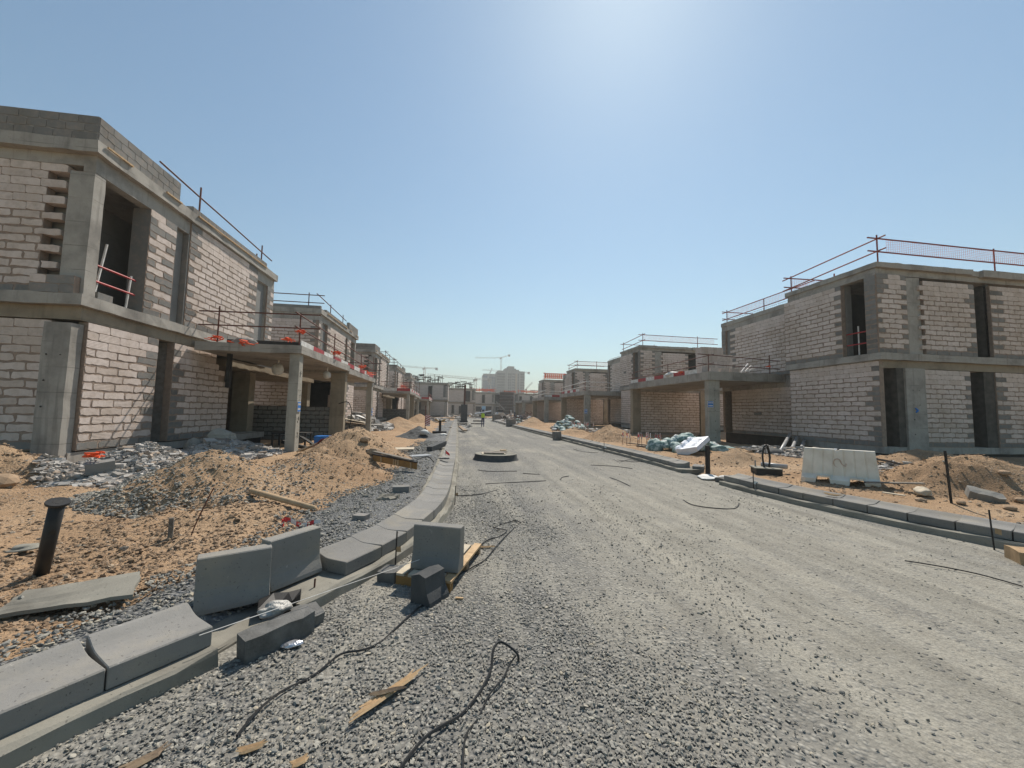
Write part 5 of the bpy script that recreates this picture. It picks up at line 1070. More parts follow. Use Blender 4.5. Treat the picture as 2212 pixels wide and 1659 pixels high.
# green sheeting heap
e = thing('tarpaulin_heap', 'heap of crumpled pale green sheeting in front of the block party wall', 'tarpaulin', (10.6, 16.4, 0)); rr = random.Random(21)
for k in range(26):
    a = rr.uniform(0, 6.28); q = math.sqrt(rr.random()); x, y = q*1.75*math.cos(a), q*1.15*math.sin(a)
    crumple('fold', (x, y, .12+.62*(1-q)*rr.uniform(.6, 1.1)), (rr.uniform(.5, .95), rr.uniform(.3, .6), rr.uniform(.3, .55)), rr.uniform(0, 3), 'bag_green' if rr.random() < .75 else 'bag_white', None, None, 3, .5, 100+k, parent=e)
crumple('grey_sheet', (8.95, 16.4, .2), (.7, .55, .75), .3, 'bag_green', 'upright green sheet bundle at the kerb end of the heap', 'sheet', 3, .5, 130)
for k, (x, y, lab) in enumerate(((11.9, 17.3, 'blue green sheet hanging at the pillar foot'), (12.6, 16.6, 'flat green sheet right of the pillar foot'))): crumple('grey_sheet', (x, y, .15), (1.3, .9, .5-.2*k), k, 'bag_green', lab, 'sheet', 3, .5, 140+k)
# sacks in the far heap
sacks = [crumple('sack', (0, 0, 0), (.75, .45, .3), 0, m, 'pale green woven sack in the heap by the second right carport', 'sack', 2, .4, 150+k, 'sacks in the far heap') for k, m in enumerate(('bag_green', 'bag_white', 'bag_green'))]
for k in range(64):
    a = rr.uniform(0, 6.28); q = math.sqrt(rr.random()); x, y = 10.4+q*1.7*math.cos(a), 34.5+q*2.6*math.sin(a); z = .1+1.45*(1-q)*rr.uniform(.75, 1)
    o = sacks[k] if k < 3 else sacks[k % 3].copy()
    if k >= 3: COL.objects.link(o)
    o.location = (x, y, z); o.rotation_euler = (rr.uniform(-.4, .4), rr.uniform(-.4, .4), rr.uniform(0, 6)); s = rr.uniform(.8, 1.25); o.scale = (s, s, s)
for k in range(14):
    a = rr.uniform(0, 6.28); q = math.sqrt(rr.random()); o = sacks[k % 3].copy(); COL.objects.link(o); o['label'] = 'pale sack in the loose row behind the far right kerb'; o['group'] = 'sacks in the distant row'
    o.location = (9.4+q*1.0*math.cos(a), 55+q*5*math.sin(a), .2+.5*(1-q)); o.rotation_euler = (rr.uniform(-.4, .4), rr.uniform(-.4, .4), rr.uniform(0, 6))
# stakes wound with tape
def stake(loc, lab, grp, src=[None]):
    if src[0] is None:
        e = thing('taped_stake', lab, 'stake', loc, 0, grp); MB().tube([(0, 0, -.1), (.0, 0, .62)], .012, 5).build('rod', 'rust', e)
        for k in range(5): MB().add([(.012*(-1)**k, -.014, .32+.06*k), (.07-.02*k, -.016, .30+.06*k), (.06, -.015, .36+.06*k), (.0, -.014, .38+.06*k)], [(0, 1, 2, 3)]).build('tape', 'tape_red' if k % 2 else 'tape_white', e)
        MB().tube([(0, -.013, .3), (.02, -.014, .62)], .022, 5).build('wrap', 'tape_white', e); MB().tube([(0, -.02, .42), (.01, -.022, .54)], .024, 5).build('wrap', 'tape_red', e)
        src[0] = e; return e
    c = copy_tree(src[0], loc, rr.uniform(0, 6), lab); c['group'] = grp; return c
for k in range(15): stake((8.75+rr.uniform(0, 1.5), 17.9+rr.uniform(-.2, 1.8), .15), 'stake wound with red and white tape in the near cluster beside the green sheeting', 'near taped stakes')
for k in range(13): stake((9.1+rr.uniform(0, 1.8), 28.9+rr.uniform(0, 2.4), .35), 'stake wound with red and white tape in the far cluster on a low heap', 'far taped stakes')
plank('scaffold_plank', (8.7, 18.8, .2), (10.0, 17.5, .12), .25, .05, 'wood_old', 'brown plank lying under the near taped stakes'); plank('scaffold_plank', (8.9, 18.1, .12), (9.9, 17.1, .08), .25, .05, 'wood_grey', 'dark plank in front of the near taped stakes'); plank('scaffold_plank', (9.0, 29.2, .45), (10.6, 28.4, .4), .3, .05, 'wood_old', 'brown plank lying under the far taped stakes')
# on the right carport deck: bricks, boards, planks
e = thing('brick_stack', 'stack of pale blocks on the deck of the nearest right carport', 'brick stack', (15.4, 21.2, 4.12))
for k in range(10):
    for j in range(4):
        if j == 3 and k > 6: continue
        MB().cbox((-.9+.2*k, rr.uniform(-.02, .02), .2+.42*j if j < 2 else .2+.42*j), (.19, .6, .41), rr.uniform(-.03, .03)).build('brick', 'aac', e)
for k, (x, y, z, s) in enumerate(((14.2, 19.6, 4.24, .5), (14.9, 19.7, 4.24, .55), (15.5, 19.6, 4.24, .5))): blockob('loose_block', (x, y, z), (s, .22, .24), rr.uniform(-.2, .2), 'aac', ['first', 'second', 'third'][k]+' loose pale block from the deck corner of the nearest right carport', 'block', .004)
for k in range(3): plank('foam_strip', (16.0+.25*k, 19.7, 4.15+.05*k), (16.35+.2*k, 19.6, 4.6-.1*k), .12, .1, 'tape_white', ['left', 'middle', 'right'][k]+' white foam offcut leaning on the deck edge', 'foam')
e = thing('plank_bundle', 'bundle of brown planks on the deck of the nearest right carport', 'planks', (14.6, 25.5, 4.2))
for k in range(9): MB().cbox((rr.uniform(-.25, .25), rr.uniform(-.3, .3), .05*k), (.16, 3.0, .045), rr.uniform(-.12, .12)).build('plank', 'wood_old' if k % 3 else 'rust', e)
crumple('rag_heap', (13.95, 23.3, 4.3), (.7, 1.0, .5), .3, 'bag_white', 'pale rag heap at the deck edge among the kickboards', 'rags', 3, .5, 200)
e = thing('black_tray', 'long black sheet lying on the nearest left carport deck', 'sheet', (-7, 14.8, 3.84)); MB().box((-1.1, 0, 0), (1.3, 1.0, .22)).build('sheet', 'black_rubber', e)
crumple('mortar_pile', (-7.3, 14.35, 3.88), (.8, .4, .4), 0, 'mortar_grey', 'little mortar pile on the nearest left deck edge', 'mortar', 3, .3, 201, smooth=False)
# notices on pillars
def notice(label, c, w, h, ax):
    e = thing('notice', label, 'notice', c); P = (lambda u, v, d: (d, u, v)) if ax == 'X' else (lambda u, v, d: (u, -d, v))
    bx = lambda nm, u0, u1, v0, v1, d0, d1, m: MB().box(P(u0, v0, d0), P(u1, v1, d1)).build(nm, m, e)
    bx('plate', -w/2, w/2, -h/2, h/2, 0, .012, 'white_paint'); bx('panel', -w*.46, w*.46, -h*.46, h*.46, .013, .016, 'blue_sign'); rq = random.Random(3)
    for v, n in ((.24, 6), (-.22, 6)):
        u = -w*.4
        while u < w*.36: ww = rq.uniform(.05, .11)*w; bx('lettering', u, u+ww, h*(v-.1), h*(v+.1), .0165, .018, 'white_paint'); u += ww+.03*w
    return e
notice('blue notice with two pale lines on the sunlit face of the nearest left pillar', (-5.448, 14.42, 1.72), .26, .36, 'X')
n2 = notice('blue notice with two pale lines on the nearest right pillar corner', (13.86, 19.43, 2.32), .34, .34, 'Y')
n3 = notice('small blue notice on the far pillar of the nearest left carport', (-5.47, 26.4, 1.5), .3, .5, 'X')
n4 = notice('small blue notice on the near pillar of the second right carport', (13.9, 40.13, 1.9), .34, .5, 'Y')
# scribbles in paint on the left pillar
mbs = MB()
for k, (z, ln) in enumerate(((2.75, .22), (2.1, .05), (1.25, .12), (1.15, .08), (.72, .12), (.62, .1), (1.95, .03))):
    yq = 14.42+rr.uniform(-.06, .08); mbs.tube([(-5.455, yq, z), (-5.455, yq+rr.uniform(-.05, .05), z+ln*.5), (-5.455, yq+rr.uniform(-.03, .06), z+ln)], .008, 4)
o = mbs.build('paint_mark', 'bitumen', C1); o.location = (7, -14.15, 0)
mb_ = MB(); [mb_.tube([(19.0-17.19+dx-1.8+1.52, -.09, 2.0+dz), (19.0-17.19+dx-1.8+1.52+.06, -.092, 2.05+dz*.6)], .03, 5) for dx, dz in ((0, 0), (.03, .1), (-.02, .16), (.06, .04))]; ob_ = mb_.build('paint_mark', 'blue_sign', R1.e)
# wrapped outlets and hanging bits under the left deck
for c, s, lab in (((-7.1, 16.5, 3.2), .42, 'plastic wrapped ceiling outlet hanging under the nearest left deck'), ((-5.9, 18.6, 3.2), .34, 'plastic wrapped outlet hanging left of the second pillar')):
    e = thing('wrapped_outlet', lab, 'outlet', c); crumple('bag', (0, 0, 0), (s, s, s*1.1), 0, 'bag_white', None, None, 3, .15, int(c[0]*10) % 97, parent=e, flat=0); MB().tube([(0, 0, .15), (.02, 0, .42)], .03, 6).build('conduit', 'white_paint', e)
one(MB().box((-8.12, 14.9, 2.35), (-7.99, 15.02, 3.56)), 'prop_stub', 'bitumen', 'dark steel stub hanging from the slab beside the stepped bricks', 'prop')
# clutter in the carport shade
e = thing('work_table', 'dark work table in the shade of the nearest left carport', 'table', (-6.3, 16.6, .1)); MB().box((-.8, -.35, .55), (.5, .35, .6)).build('top', 'bitumen', e)
for x in (-.75, .45):
    for y in (-.3, .3): MB().box((x-.03, y-.03, -.3), (x+.03, y+.03, .55)).build('leg', 'bitumen', e)
plank('dark_plank', (-6.4, 15.6, .35), (-4.9, 15.0, .05), .12, .12, 'bitumen', 'black plank sloping out of the carport shade'); plank('dark_plank', (-6.0, 16.2, .55), (-4.8, 15.2, .1), .12, .05, 'bitumen', 'second black plank sloping out behind the first')
blockob('blue_crate', (-5.6, 17.6, .35), (.6, .4, .3), 0, 'blue_sign', 'blue crate in the carport shade', 'crate', .01)
strap('black_cable', [(-5.75, 20.1, 1.9), (-5.3, 20.05, 2.0), (-5.1, 20, 1.5), (-5.15, 20, .8), (-5.2, 20, .2)], 'black cable looping down the middle carport pillar', .022)
plank('scrap_board', (-7.6, 28.2, .95), (-6.0, 27.8, .7), .5, .04, 'plywood', 'pale scrap board on top of the far rubble bank'); plank('scrap_board', (-7.4, 27.6, .75), (-5.9, 27.4, .6), .5, .04, 'wood_old', 'brown scrap board below the pale one on the far rubble bank'); plank('scrap_board', (-7.0, 28.9, 1.2), (-6.2, 28.6, .95), .4, .04, 'white_paint', 'white scrap sheet on the far rubble bank')
plank('red_board', (-4.6, 13.4, .3), (-3.9, 12.3, .75), .12, .03, 'rail_red', 'red painted strip on the slope of the tall stony heap'); plank('pale_board', (-5.0, 13.6, .25), (-4.0, 12.9, .65), .3, .04, 'plywood', 'pale board leaning on the back of the tall stony heap')

# ------------------------------------------------------------------ end of the street
H7 = left_house('block house facing the camera at the bend, formwork clutter on its roof', 90.0, 1, X0=-2.0, nind=0, far=True, par=False)
H8 = left_house('second block house facing the camera at the bend, toothed corner at its right', 110.0, 1, X0=5.4, nind=0, far=True, par=False)
H9 = left_house('end house with an orange netted roof rail closing the street on the left', 130.0, 1, X0=13.0, nind=0, far=True, par=False)
H10 = left_house('end house half hidden by the scaffold, a dark upstairs opening', 131.5, 1, X0=21.0, nind=0, far=True, par=False)
H11 = left_house('end house with a pale lower porch closing the street on the right', 130.5, 1, X0=30.0, nind=0, far=True, par=False)
for h, wins in ((H7, ((-4.4, -3.6, 4.3, 7.2), (-6.5, -6.0, .8, 3.4))), (H8, ((-3.2, -1.6, 4.3, 7.3), (-6.6, -6.0, .8, 3.2), (-4.6, -3.4, .8, 3.0))), (H9, ((-4.4, -3.5, 4.4, 7.2), (-6.4, -4.8, 1.6, 3.2), (-3.0, -1.2, .7, 3.3))), (H10, ((-8.2, -5.6, 4.4, 7.4), (-7.5, -1.5, .7, 3.2))), (H11, ((-8.6, -7.8, 4.4, 7.0), (-4.8, -4.0, 4.4, 7.2), (-8.8, -5.2, .7, 3.2), (-4.4, -1.6, .7, 3.2)))):
    for o0, o1, z0, z1 in wins:
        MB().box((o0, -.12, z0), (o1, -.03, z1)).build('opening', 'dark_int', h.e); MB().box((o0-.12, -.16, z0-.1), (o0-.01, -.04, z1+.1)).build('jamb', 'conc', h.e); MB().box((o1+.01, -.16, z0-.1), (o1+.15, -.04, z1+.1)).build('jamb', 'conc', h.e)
def formwork(label, x0, x1, y0, z0, n, seed):
    e = thing('formwork', label, 'formwork', ((x0+x1)/2, y0, z0)); rr = random.Random(seed); w = (x1-x0)/2
    for k in range(n): x, y = rr.uniform(-w, w), rr.uniform(0, 4); MB().box((x-.05, y-.05, 0), (x+.05, y+.05, rr.uniform(.8, 2.2))).build('prop', 'wood_grey', e)
    for k in range(n): x, y = rr.uniform(-w, w), rr.uniform(-.3, 4); z = rr.uniform(.4, 2.1); l = rr.uniform(.5, 1.8); MB().cbox((x, y, z), (l, .4, rr.uniform(.05, .25)), rr.uniform(-.2, .2), 0, ('Y', rr.uniform(-.15, .15))).build('board', 'wood_grey' if k % 3 else 'geotextile', e)
formwork('dark props and boards on the roof of the first bend house', -11, -3, 91, 8.0, 34, 1); formwork('tapering heap of props and boards on the roof of the second bend house', -2.5, 4.5, 111, 8.0, 40, 2)
guard('guard_rail', 'orange netted rail along the roof of the left end house', [((5, 129.8, 9.2), (13, 129.8, 9.0)), ((5, 129.8, 8.6), (13, 129.8, 8.5))], [((5+2.6*k, 129.8, 8.0), (5+2.6*k, 129.8, 9.6)) for k in range(4)], r=.05, mat='orange', mat2='orange', toe=None)
guard('guard_rail', 'orange netted rail along the roof of the right end house', [((21, 130.2, 9.0), (30, 130.2, 9.0)), ((21, 130.2, 8.6), (30, 130.2, 8.5))], [((21+2.8*k, 130.2, 8.0), (21+2.8*k, 130.2, 9.4)) for k in range(4)], r=.05, mat='orange', mat2='orange')
for k, (x0, x1, z0, z1, y) in enumerate(((5.2, 12.8, 8.35, 9.15, 129.7), (16, 20.5, 8.2, 8.8, 131), (22, 29.5, 8.3, 8.95, 130.1))):
    mb = MB(); n = int((x1-x0)/.35)
    for j in range(n): z = z0+.12*math.sin(j*.9); mb.box((x0+.35*j, y, z), (x0+.35*j+.27, y+.03, z1+.1*math.sin(j*.7+1)))
    one(mb, 'safety_net', 'orange', ['orange net on the left end house roof', 'orange net behind the scaffold', 'orange net on the right end house roof'][k], 'safety net')
e = thing('scaffold', 'dense pipe scaffold standing before the end houses', 'scaffold', (16.6, 126, 0))
for x in range(8):
    for y in (0, 1.2): MB().tube([(-2.2+.63*x, y, 0), (-2.2+.63*x, y, 8.6)], .035, 5).build('standard', 'rust', e)
for z in range(1, 9):
    for y in (0, 1.2): MB().tube([(-2.5, y, z), (2.5, y, z)], .035, 5).build('ledger', 'steel', e)
for z in (2, 4, 6, 8): MB().box((-2.4, .1, z+.05), (2.4, 1.1, z+.1)).build('deck', 'wood_grey', e)
for k in range(4): MB().tube([(-2.2+1.2*k, -.05, 0.2+2*k), (-1.0+1.2*k, -.05, 2.2+2*k)], .03, 5).build('brace', 'steel', e)
MB().box((-2.3, 1.3, 0), (2.3, 1.34, 8.2)).build('mesh_sheet', 'geotextile', e)
one(MB().obox((12.6, 123.5, 4.7), (2.9, 0, -2.5), (0, .5, 0), (.1, 0, .25)), 'conveyor', 'steel', 'pale sloping chute in front of the end house', 'chute')
e = thing('porch', 'pale concrete porch frame below the right end house', 'porch', (25, 127, 0)); MB().box((-4.5, -1, 3.3), (.4, 3, 3.75)).build('slab', 'conc', e); MB().box((.8, -1, 3.2), (5, 3, 3.6)).build('slab', 'conc', e)
for x in (-4.3, -1.8, .1, 1.0, 3.0, 4.8): MB().box((x-.12, -.9, 0), (x+.12, -.65, 3.3)).build('pillar', 'conc', e)
mound('sand_mound', 'sand and scrap ridge across the far end of the road', (2.5, 92), (7, 2.2), .9, 'sand', .1, seed=21); mound('sand_mound', 'scrap covered sand bank behind the loader', (15, 96), (6, 3), 1.1, 'sand', 0, seed=22)
chips('debris', 2.5, 90, 6, 3, 300, .1, .7); chips('debris', 14, 88, 5, 9, 500, .1, .8)
rr = random.Random(77)
for k in range(16): one(MB().tube([(11+rr.uniform(0, 6), 70+rr.uniform(0, 14), .2), (11+rr.uniform(0, 6), 70+rr.uniform(0, 14), .3+rr.uniform(.5, 1.8))], .04, 5), 'rebar_bar', 'rust', 'rusty bar poking out of the scrap ground behind the far right kerb', 'bar', 'rusty bars in the scrap ground')

# ------------------------------------------------------------------ people and machines
def person(label, loc, rz, joints, colors, helmet='helmet', h=1.75):
    """joints: dict of extra positions; colours: (legs, torso, skin)"""
    J = dict(pelvis=(0, 0, .95), waist=(0, .0, 1.1), chest=(0, .0, 1.32), neck=(0, 0, 1.47), head0=(0, -.02, 1.56), head=(0, -.03, 1.68),
             hipL=(-.09, 0, .9), kneeL=(-.1, -.03, .5), ankL=(-.1, .02, .09), toeL=(-.1, -.16, .04), hipR=(.09, 0, .9), kneeR=(.1, -.05, .5), ankR=(.1, .0, .09), toeR=(.1, -.17, .04),
             shL=(-.18, 0, 1.42), elL=(-.25, .02, 1.14), wrL=(-.25, -.08, .9), hdL=(-.25, -.11, .82), shR=(.18, 0, 1.42), elR=(.25, .02, 1.14), wrR=(.25, -.08, .9), hdR=(.25, -.11, .82))
    J.update(joints); V, E, RD = [], [], []; ix = {}
    rad = dict(pelvis=.15, waist=.13, chest=.155, neck=.06, head0=.075, head=.095, hip=.09, knee=.06, ank=.045, toe=.04, sh=.065, el=.045, wr=.032, hd=.036)
    for n, p in J.items(): ix[n] = len(V); V.append(p); RD.append(rad[n.rstrip('LR') if n[-1] in 'LR' else n])
    for a, b in (('pelvis', 'waist'), ('waist', 'chest'), ('chest', 'neck'), ('neck', 'head0'), ('head0', 'head')): E.append((ix[a], ix[b]))
    for sd_ in 'LR':
        for a, b in (('pelvis', 'hip'+sd_), ('hip'+sd_, 'knee'+sd_), ('knee'+sd_, 'ank'+sd_), ('ank'+sd_, 'toe'+sd_), ('chest', 'sh'+sd_), ('sh'+sd_, 'el'+sd_), ('el'+sd_, 'wr'+sd_), ('wr'+sd_, 'hd'+sd_)): E.append((ix[a], ix[b]))
        hd = Vector(J['hd'+sd_]); d = (hd-Vector(J['wr'+sd_])).normalized(); q = d.cross(Vector((0, 1, .2))).normalized()
        for k in range(4): i = len(V); ln = (.085, .095, .09, .07)[k]; V.append(hd+d*ln*.5+q*(.018*(k-1.5))); RD.append(.010); V.append(hd+d*ln+q*(.02*(k-1.5))+Vector((0, -.02, 0))); RD.append(.008); E += [(ix['hd'+sd_], i), (i, i+1)]
        i = len(V); V.append(hd+q*.05+d*.01); RD.append(.011); V.append(hd+q*.07+d*.045); RD.append(.009); E += [(ix['wr'+sd_], i), (i, i+1)]
    me = bpy.data.meshes.new('body'); me.from_pydata([tuple(v) for v in V], E, [])
    tmp = bpy.data.objects.new('tmp', me); COL.objects.link(tmp); sk = tmp.modifiers.new('s', 'SKIN'); tmp.modifiers.new('u', 'SUBSURF').levels = 1
    for i, sv in enumerate(me.skin_vertices[0].data): sv.radius = (RD[i], RD[i]*(.8 if i < 3 else 1)); sv.use_root = i == 0
    dg = bpy.context.evaluated_depsgraph_get(); m2 = bpy.data.meshes.new_from_object(tmp.evaluated_get(dg)); bpy.data.objects.remove(tmp); m2.name = 'body'
    m2.materials.clear()
    for c in colors: m2.materials.append(MT[c])
    hp = Vector(J['head0']); hL, hR = Vector(J['wrL']), Vector(J['wrR']); pv = Vector(J['pelvis'])
    for p in m2.polygons:
        c = p.center; p.use_smooth = True
        p.material_index = 2 if ((c-Vector(J['head'])).length < .17 or (c-hL).length < .1 or (c-hR).length < .1 and c.z > .2) else (0 if (c.z < pv.z+.02) else 1)
    e = thing('person', label, 'person', loc, rz); link('body', m2, e)
    hd = Vector(J['head']); ctr = hd+Vector((0, -.01, .03))
    MB().lathe([(0, .15), (.07, .135), (.11, .08), (.125, .02), (.15, .01), (.15, .0), (.11, 0)], 14, tuple(ctr)).build('helmet', helmet, e, True)
    f = MB()
    for x in (-.035, .035): f.cbox((hd.x+x, hd.y-.095, hd.z+.015), (.022, .012, .012))
    f.cbox((hd.x, hd.y-.112, hd.z-.015), (.022, .03, .04)); f.cbox((hd.x, hd.y-.095, hd.z-.055), (.045, .012, .01)); f.build('face', 'black_rubber', e)
    for x in (-.098, .098): MB().cbox((hd.x+x, hd.y, hd.z), (.015, .035, .05)).build('ear', 'skin', e)
    return e
w1 = person('worker in a lime vest carrying a box on the head down the road', (2.81, 40.4, .01), R(172), dict(elL=(-.33, -.05, 1.25), wrL=(-.3, -.1, 1.45), hdL=(-.28, -.12, 1.53), elR=(.3, .0, 1.55), wrR=(.2, -.03, 1.85), hdR=(.17, -.03, 1.93), kneeL=(-.1, -.1, .5), ankL=(-.1, -.02, .1), toeL=(-.1, -.2, .05), ankR=(.1, .12, .11), toeR=(.1, -.04, .05)), ('navy', 'navy', 'navy'), 'navy')
MB().lathe([(.10, .98), (.165, 1.0), (.18, 1.2), (.19, 1.38), (.13, 1.45), (.11, 1.46)], 14).build('vest', 'hiviz', w1, True).scale = (1, .82, 1)
o = blockob('carried_box', (2.86, 40.4, 2.03), (.36, .3, .36), .1, 'box_blue', 'pale blue box balanced on the head of the walking worker', 'box', .004)
one(MB().tube([(1.95, 40.3, 1.42), (3.65, 40.2, 1.72)], .055, 8), 'carried_pipe', 'plastic_clean', 'white pipe carried on the shoulder of the walking worker', 'pipe')
person('worker in dark clothes and white helmet standing beside the loader, far away', (13.2, 86.5, .05), R(20), {}, ('navy', 'work_grey', 'skin'))
person('worker in pale clothes left of the dark clad worker by the loader', (11.7, 82, .05), R(-30), dict(elR=(.3, -.2, 1.25), wrR=(.25, -.42, 1.2), hdR=(.25, -.5, 1.2)), ('cloth_pale', 'cloth_pale', 'skin'))
person('worker with white helmet farthest back, before the porch', (16, 98, .05), R(60), {}, ('work_grey', 'cloth_pale', 'skin'))
person('worker in grey farther right at the scrap ground', (17.6, 90, .05), R(10), {}, ('navy', 'navy', 'skin'))
person('stooping worker in grey bending over behind the far right kerb', (8.9, 51.5, .1), R(-70), dict(waist=(0, -.14, 1.03), chest=(0, -.36, 1.05), neck=(0, -.5, .98), head0=(0, -.58, .95), head=(0, -.68, .92), shL=(-.18, -.42, 1.0), shR=(.18, -.42, 1.0), elL=(-.2, -.45, .72), elR=(.2, -.45, .72), wrL=(-.15, -.5, .45), wrR=(.15, -.5, .45), hdL=(-.14, -.52, .36), hdR=(.14, -.52, .36), kneeL=(-.12, -.2, .5), kneeR=(.12, -.18, .5)), ('work_grey', 'work_grey', 'skin'))
e = thing('skid_loader', 'dusty white skid loader with a dark cab parked at the far end of the road', 'loader', (9.1, 78.5, 0), .5)
B_ = lambda n, a, b, m: MB().box(a, b).build(n, m, e)
MB().prism([(-1.0, -.55, .45), (-1.05, -.55, 1.25), (-.75, -.55, 1.5), (.1, -.55, 1.2), (.9, -.55, .95), (1.0, -.55, .45)], (0, 1.1, 0)).build('body', 'loader_paint', e)
MB().prism([(-.45, -.45, 1.2), (-.5, -.45, 2.1), (.25, -.45, 2.1), (.45, -.45, 1.2)], (0, .9, 0)).build('cab', 'bitumen', e); B_('roof', (-.55, -.5, 2.1), (.3, .5, 2.17), 'loader_paint'); B_('window', (-.40, -.47, 1.5), (.2, -.455, 2.0), 'win_dark')
for y in (-.75, .62): MB().prism([(-1.1, y, 1.3), (-1.1, y, 1.55), (.2, y, 1.45), (1.3, y, .5), (1.2, y, .35), (.1, y, 1.2)], (0, .13, 0)).build('lift_arm', 'loader_paint', e)
MB().prism([(1.25, -.85, .05), (1.2, -.85, .65), (1.35, -.85, .6), (1.5, -.85, .15), (2.0, -.85, .08), (2.0, -.85, .04)], (0, 1.7, 0)).build('bucket', 'steel', e)
for x in (-.62, .55):
    for y in (-.72, .48): o = MB().lathe([(.0, 0), (.2, 0), (.22, .03), (.38, .03), (.42, .08), (.42, .18), (.38, .24), (0, .24)], 18).build('wheel', 'black_rubber', e, True); o.location = (x, y+.24, .42); o.rotation_euler = (R(90), 0, 0)
MB().tube([(-.8, .3, 1.4), (-.8, .3, 1.8)], .05, 6).build('exhaust', 'rust', e)

# ------------------------------------------------------------------ towers and cranes beyond the site
def tower(label, x0, x1, y, d, h, nf, mat, cols, wmat='win_dark', rz=0, extra=(), bands=None):
    e = thing('tower_block', label, 'building', ((x0+x1)/2, y, 0), rz); w = (x1-x0)/2; MB().box((-w, 0, -.5), (w, d, h)).build('wall', mat, e, fix=False)
    fh = (h-4)/nf; wb, bb, gb = MB(), MB(), MB()
    for f in range(nf):
        z = 1.5+fh*f
        for (u, ww, hh, bal) in cols:
            wb.box((-w+u, -.25, z+.5), (-w+u+ww, .02, z+.5+hh))
            if bal: bb.box((-w+u-.2, -1.1, z+.2), (-w+u+ww+.2, -.26, z+1.25)); gb.box((-w+u-.1, -1.0, z+1.3), (-w+u+ww+.1, -.26, z+fh-.1))
        for k in range(int(d/3.5)): wb.box((w-.02, 1+3.5*k, z+.5), (w+.2, 3+3.5*k, z+2.3)); wb.box((-w-.2, 1+3.5*k, z+.5), (-w+.02, 3+3.5*k, z+2.3))
        if bands: gb.box((-w-.3, -.2, z+.7), (-w+bands, .02, z+fh)); bb.box((-w-1.2, -1.4, z+.1), (-w+bands, -.3, z+.55))
    for n_, b_, m_ in (('window', wb, wmat), ('balcony', bb, mat), ('recess', gb, 'geotextile')):
        if b_.v: o = b_.build(n_, m_, e, fix=False); o['kind'] = 'stuff'
    for a, b, m in extra: MB().box(a, b).build('rooftop' if a[2] >= h else 'facade_strip', m, e, fix=False)
    return e
tower('grey apartment tower under construction with stepped top, tallest on the horizon', 44.2, 74.5, 420, 26, 46.5, 14, 'tower_grey', ((9.4, 1.3, 2.3, 0), (11.6, 1.8, 2.4, 0), (14.0, 1.2, 2.4, 0), (16.2, 2.0, 2.4, 1), (18.6, 1.4, 2.3, 0), (22.4, 2.0, 2.4, 0), (25.6, 1.5, 2.2, 1), (28.0, 1.5, 2.2, 1)), 'win_dark', 0,
      [((-7, 1, 46.5), (5.5, 20, 49.4), 'tower_grey'), ((-3.5, 2, 49.4), (3.6, 16, 52), 'tower_grey'), ((5.6, 1, 46.5), (9, 20, 48.2), 'tower_grey'), ((4.6, -.8, 2), (6.6, .1, 43.5), 'tower_tan'), ((-5.6, -.6, 0), (-4.0, .1, 46.4), 'tower_grey'), ((.2, -.7, 0), (1.0, .1, 45), 'tower_grey'), ((8.8, -.8, 0), (10.4, .1, 46.4), 'tower_grey')], 8.0)
tower('blue glass tower beside the grey apartment tower', 30.6, 60, 455, 24, 45, 13, 'tower_grey', tuple((1.0+3.0*k, 2.5, 2.6, 0) for k in range(9)), 'tower_glass', 0, [((-14.6, -.5, 44.9), (14.6, 1, 46), 'tower_grey'), ((-14.6, -.4, .5), (-9.5, .1, 44), 'tower_glass')])
for k, (x, y, w, h) in enumerate(((82, 300, 16, 9), (100, 320, 22, 11), (122, 300, 18, 8), (-30, 330, 30, 8))):
    tower(['low grey block right of the tower, first on the skyline', 'wider pale block next along the low skyline', 'last low block before the third right house', 'low block glimpsed above the left row'][k], x, x+w, y, 12, h, 2, 'tower_grey', tuple((1+3*j, 1.6, 1.6, 0) for j in range(int(w/3.2))))
def lattice(mb, a, b, w, n, r, tri=False):
    a, b = Vector(a), Vector(b); d = (b-a); z = Vector((0, 0, 1)) if abs(d.normalized().z) < .9 else Vector((0, 1, 0)); s = d.cross(z).normalized()*w/2; t = s.cross(d).normalized()*w/2
    cs = [s+t, s-t, -s-t, -s+t] if not tri else [s-t, -s-t, t*1.2]
    for c in cs: mb.tube([a+c, b+c], r, 4)
    for i in range(n):
        for q in range(len(cs)): mb.tube([a+d*(i/n)+cs[q], a+d*((i+1)/n)+cs[(q+1) % len(cs)]], r*.6, 3, cap=False)
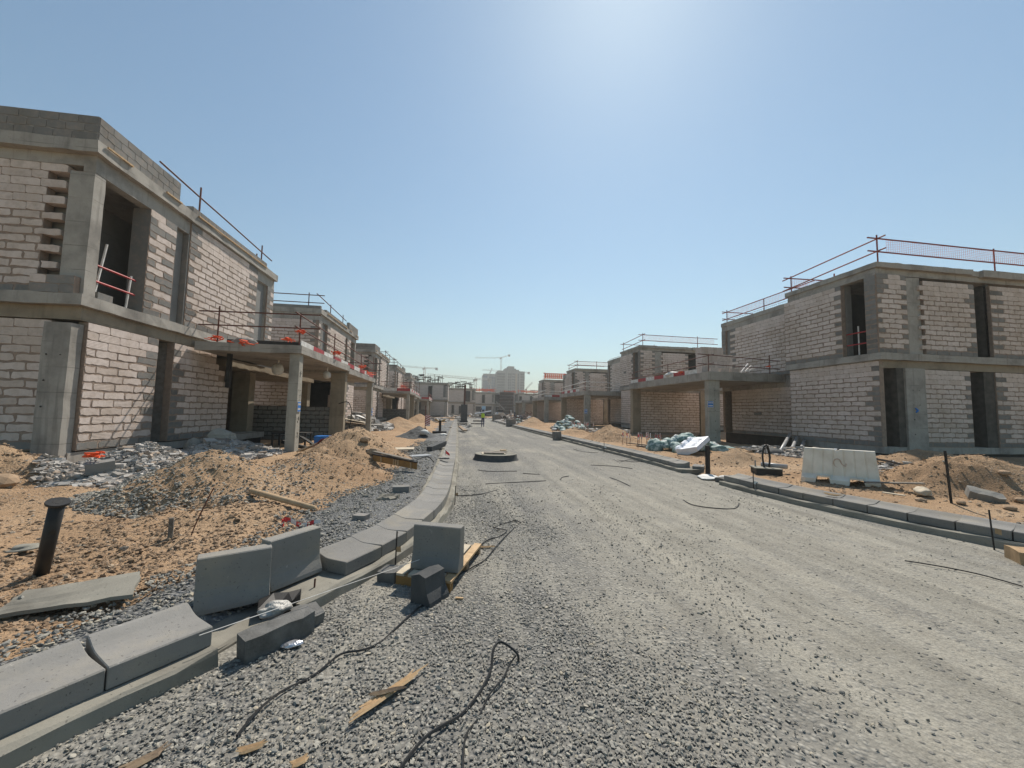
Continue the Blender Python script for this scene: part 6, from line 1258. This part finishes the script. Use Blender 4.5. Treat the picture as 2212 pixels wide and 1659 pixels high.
def crane(label, base, h, tip, ct, mat='crane_paint', mast='crane_paint', w=2.0, hook=None):
    e = thing('tower_crane', label, 'crane', (base[0], base[1], 0)); o = Vector((base[0], base[1], 0)); P = lambda v: Vector(v)-o
    m = MB(); lattice(m, (0, 0, 0), (0, 0, h), w, max(6, int(h/3)), .16); m.build('mast', mast, e, fix=False)
    m = MB(); lattice(m, (0, 0, h+1.2), P(tip), 1.5, 22, .13, True); m.build('jib', mat, e, fix=False); m = MB(); lattice(m, (0, 0, h+1.0), P(ct), 1.4, 6, .16, True); m.build('counter_jib', mat, e, fix=False)
    c = P(ct); MB().box(c+Vector((-1.6, -1.2, -2.2)), c+Vector((1.6, 1.2, .8))).build('counterweight', 'tower_grey', e, fix=False); MB().box((-1.3, -1.3, h-.6), (1.3, 1.3, h+1.2)).build('slewing_unit', mat, e, fix=False); MB().box((-2.4, -1.2, h-1.4), (-1.3, .6, h+.6)).build('cab', 'tower_grey', e, fix=False)
    MB().tube([(0, 0, h+1.2), (0, 0, h+3.0)], .3, 5).build('apex', mat, e)
    if hook: p = P(hook); MB().tube([(p.x, p.y, h+.8), (p.x, p.y, p.z)], .08, 4).build('hook_rope', 'bitumen', e); MB().box(p+Vector((-.5, -.5, -1)), p+Vector((.5, .5, .2))).build('hook_block', 'steel', e, fix=False)
    return e
crane('tall tower crane above the grey tower, its jib pointing left', (70.6, 620), 88, (27.8, 620, 87.4), (83.5, 620, 94))
crane('tower crane with an orange mast above the left row', (-41.2, 500), 54, (-71.5, 500, 56.6), (-26.3, 500, 55), 'crane_paint', 'crane_red', 2.2)
crane('tower crane with a very long low jib crossing the left skyline', (17.0, 350), 29.5, (-26.4, 350, 33.2), (30, 350, 31), w=1.8, hook=(3, 350, 26))
crane('tower crane half hidden behind the grey tower, counterweight out on the right', (80, 560), 59, (36.7, 560, 62), (105.3, 560, 60))
e = thing('mobile_crane', 'slim luffing crane right of the grey tower', 'crane', (69.2, 380, 0)); m = MB(); lattice(m, (0, 0, 0), (0, 0, 25), 1.0, 10, .12); m.build('mast', 'tower_grey', e, fix=False); m = MB(); lattice(m, (0, 0, 25), (6.3, 0, 31.5), .9, 6, .14, True); m.build('boom', 'crane_paint', e, fix=False); MB().box((-1.2, -.6, 23), (.6, .6, 24.5)).build('cab', 'tower_grey', e)
e = thing('mobile_crane', 'pale luffing crane in front of the blue glass tower', 'crane', (40.6, 440, 0)); m = MB(); lattice(m, (0, 0, 22), (-5.3, 0, 40.8), .9, 12, .14, True); m.build('boom', 'crane_paint', e, fix=False); m = MB(); lattice(m, (-5.3, 0, 40.8), (-.9, 0, 51), .8, 8, .12, True); m.build('jib', 'crane_paint', e, fix=False); m = MB(); lattice(m, (0, 0, 0), (0, 0, 22), 1.0, 9, .12); m.build('mast', 'tower_grey', e, fix=False)
# ------------------------------------------------------------------ dusty air
m = bpy.data.materials.new('haze'); m.use_nodes = True; MT['haze'] = m; t = m.node_tree
t.nodes.remove(t.nodes['Principled BSDF']); pv = t.nodes.new('ShaderNodeVolumePrincipled'); pv.inputs['Color'].default_value = (.72, .73, .70, 1); pv.inputs['Density'].default_value = .0010; pv.inputs['Anisotropy'].default_value = .3
t.links.new(pv.outputs[0], t.nodes['Material Output'].inputs['Volume'])
hz = MB().box((-910, -70, -2.2), (910, 1260, 100)).build('haze', 'haze'); hz['kind'] = 'stuff'
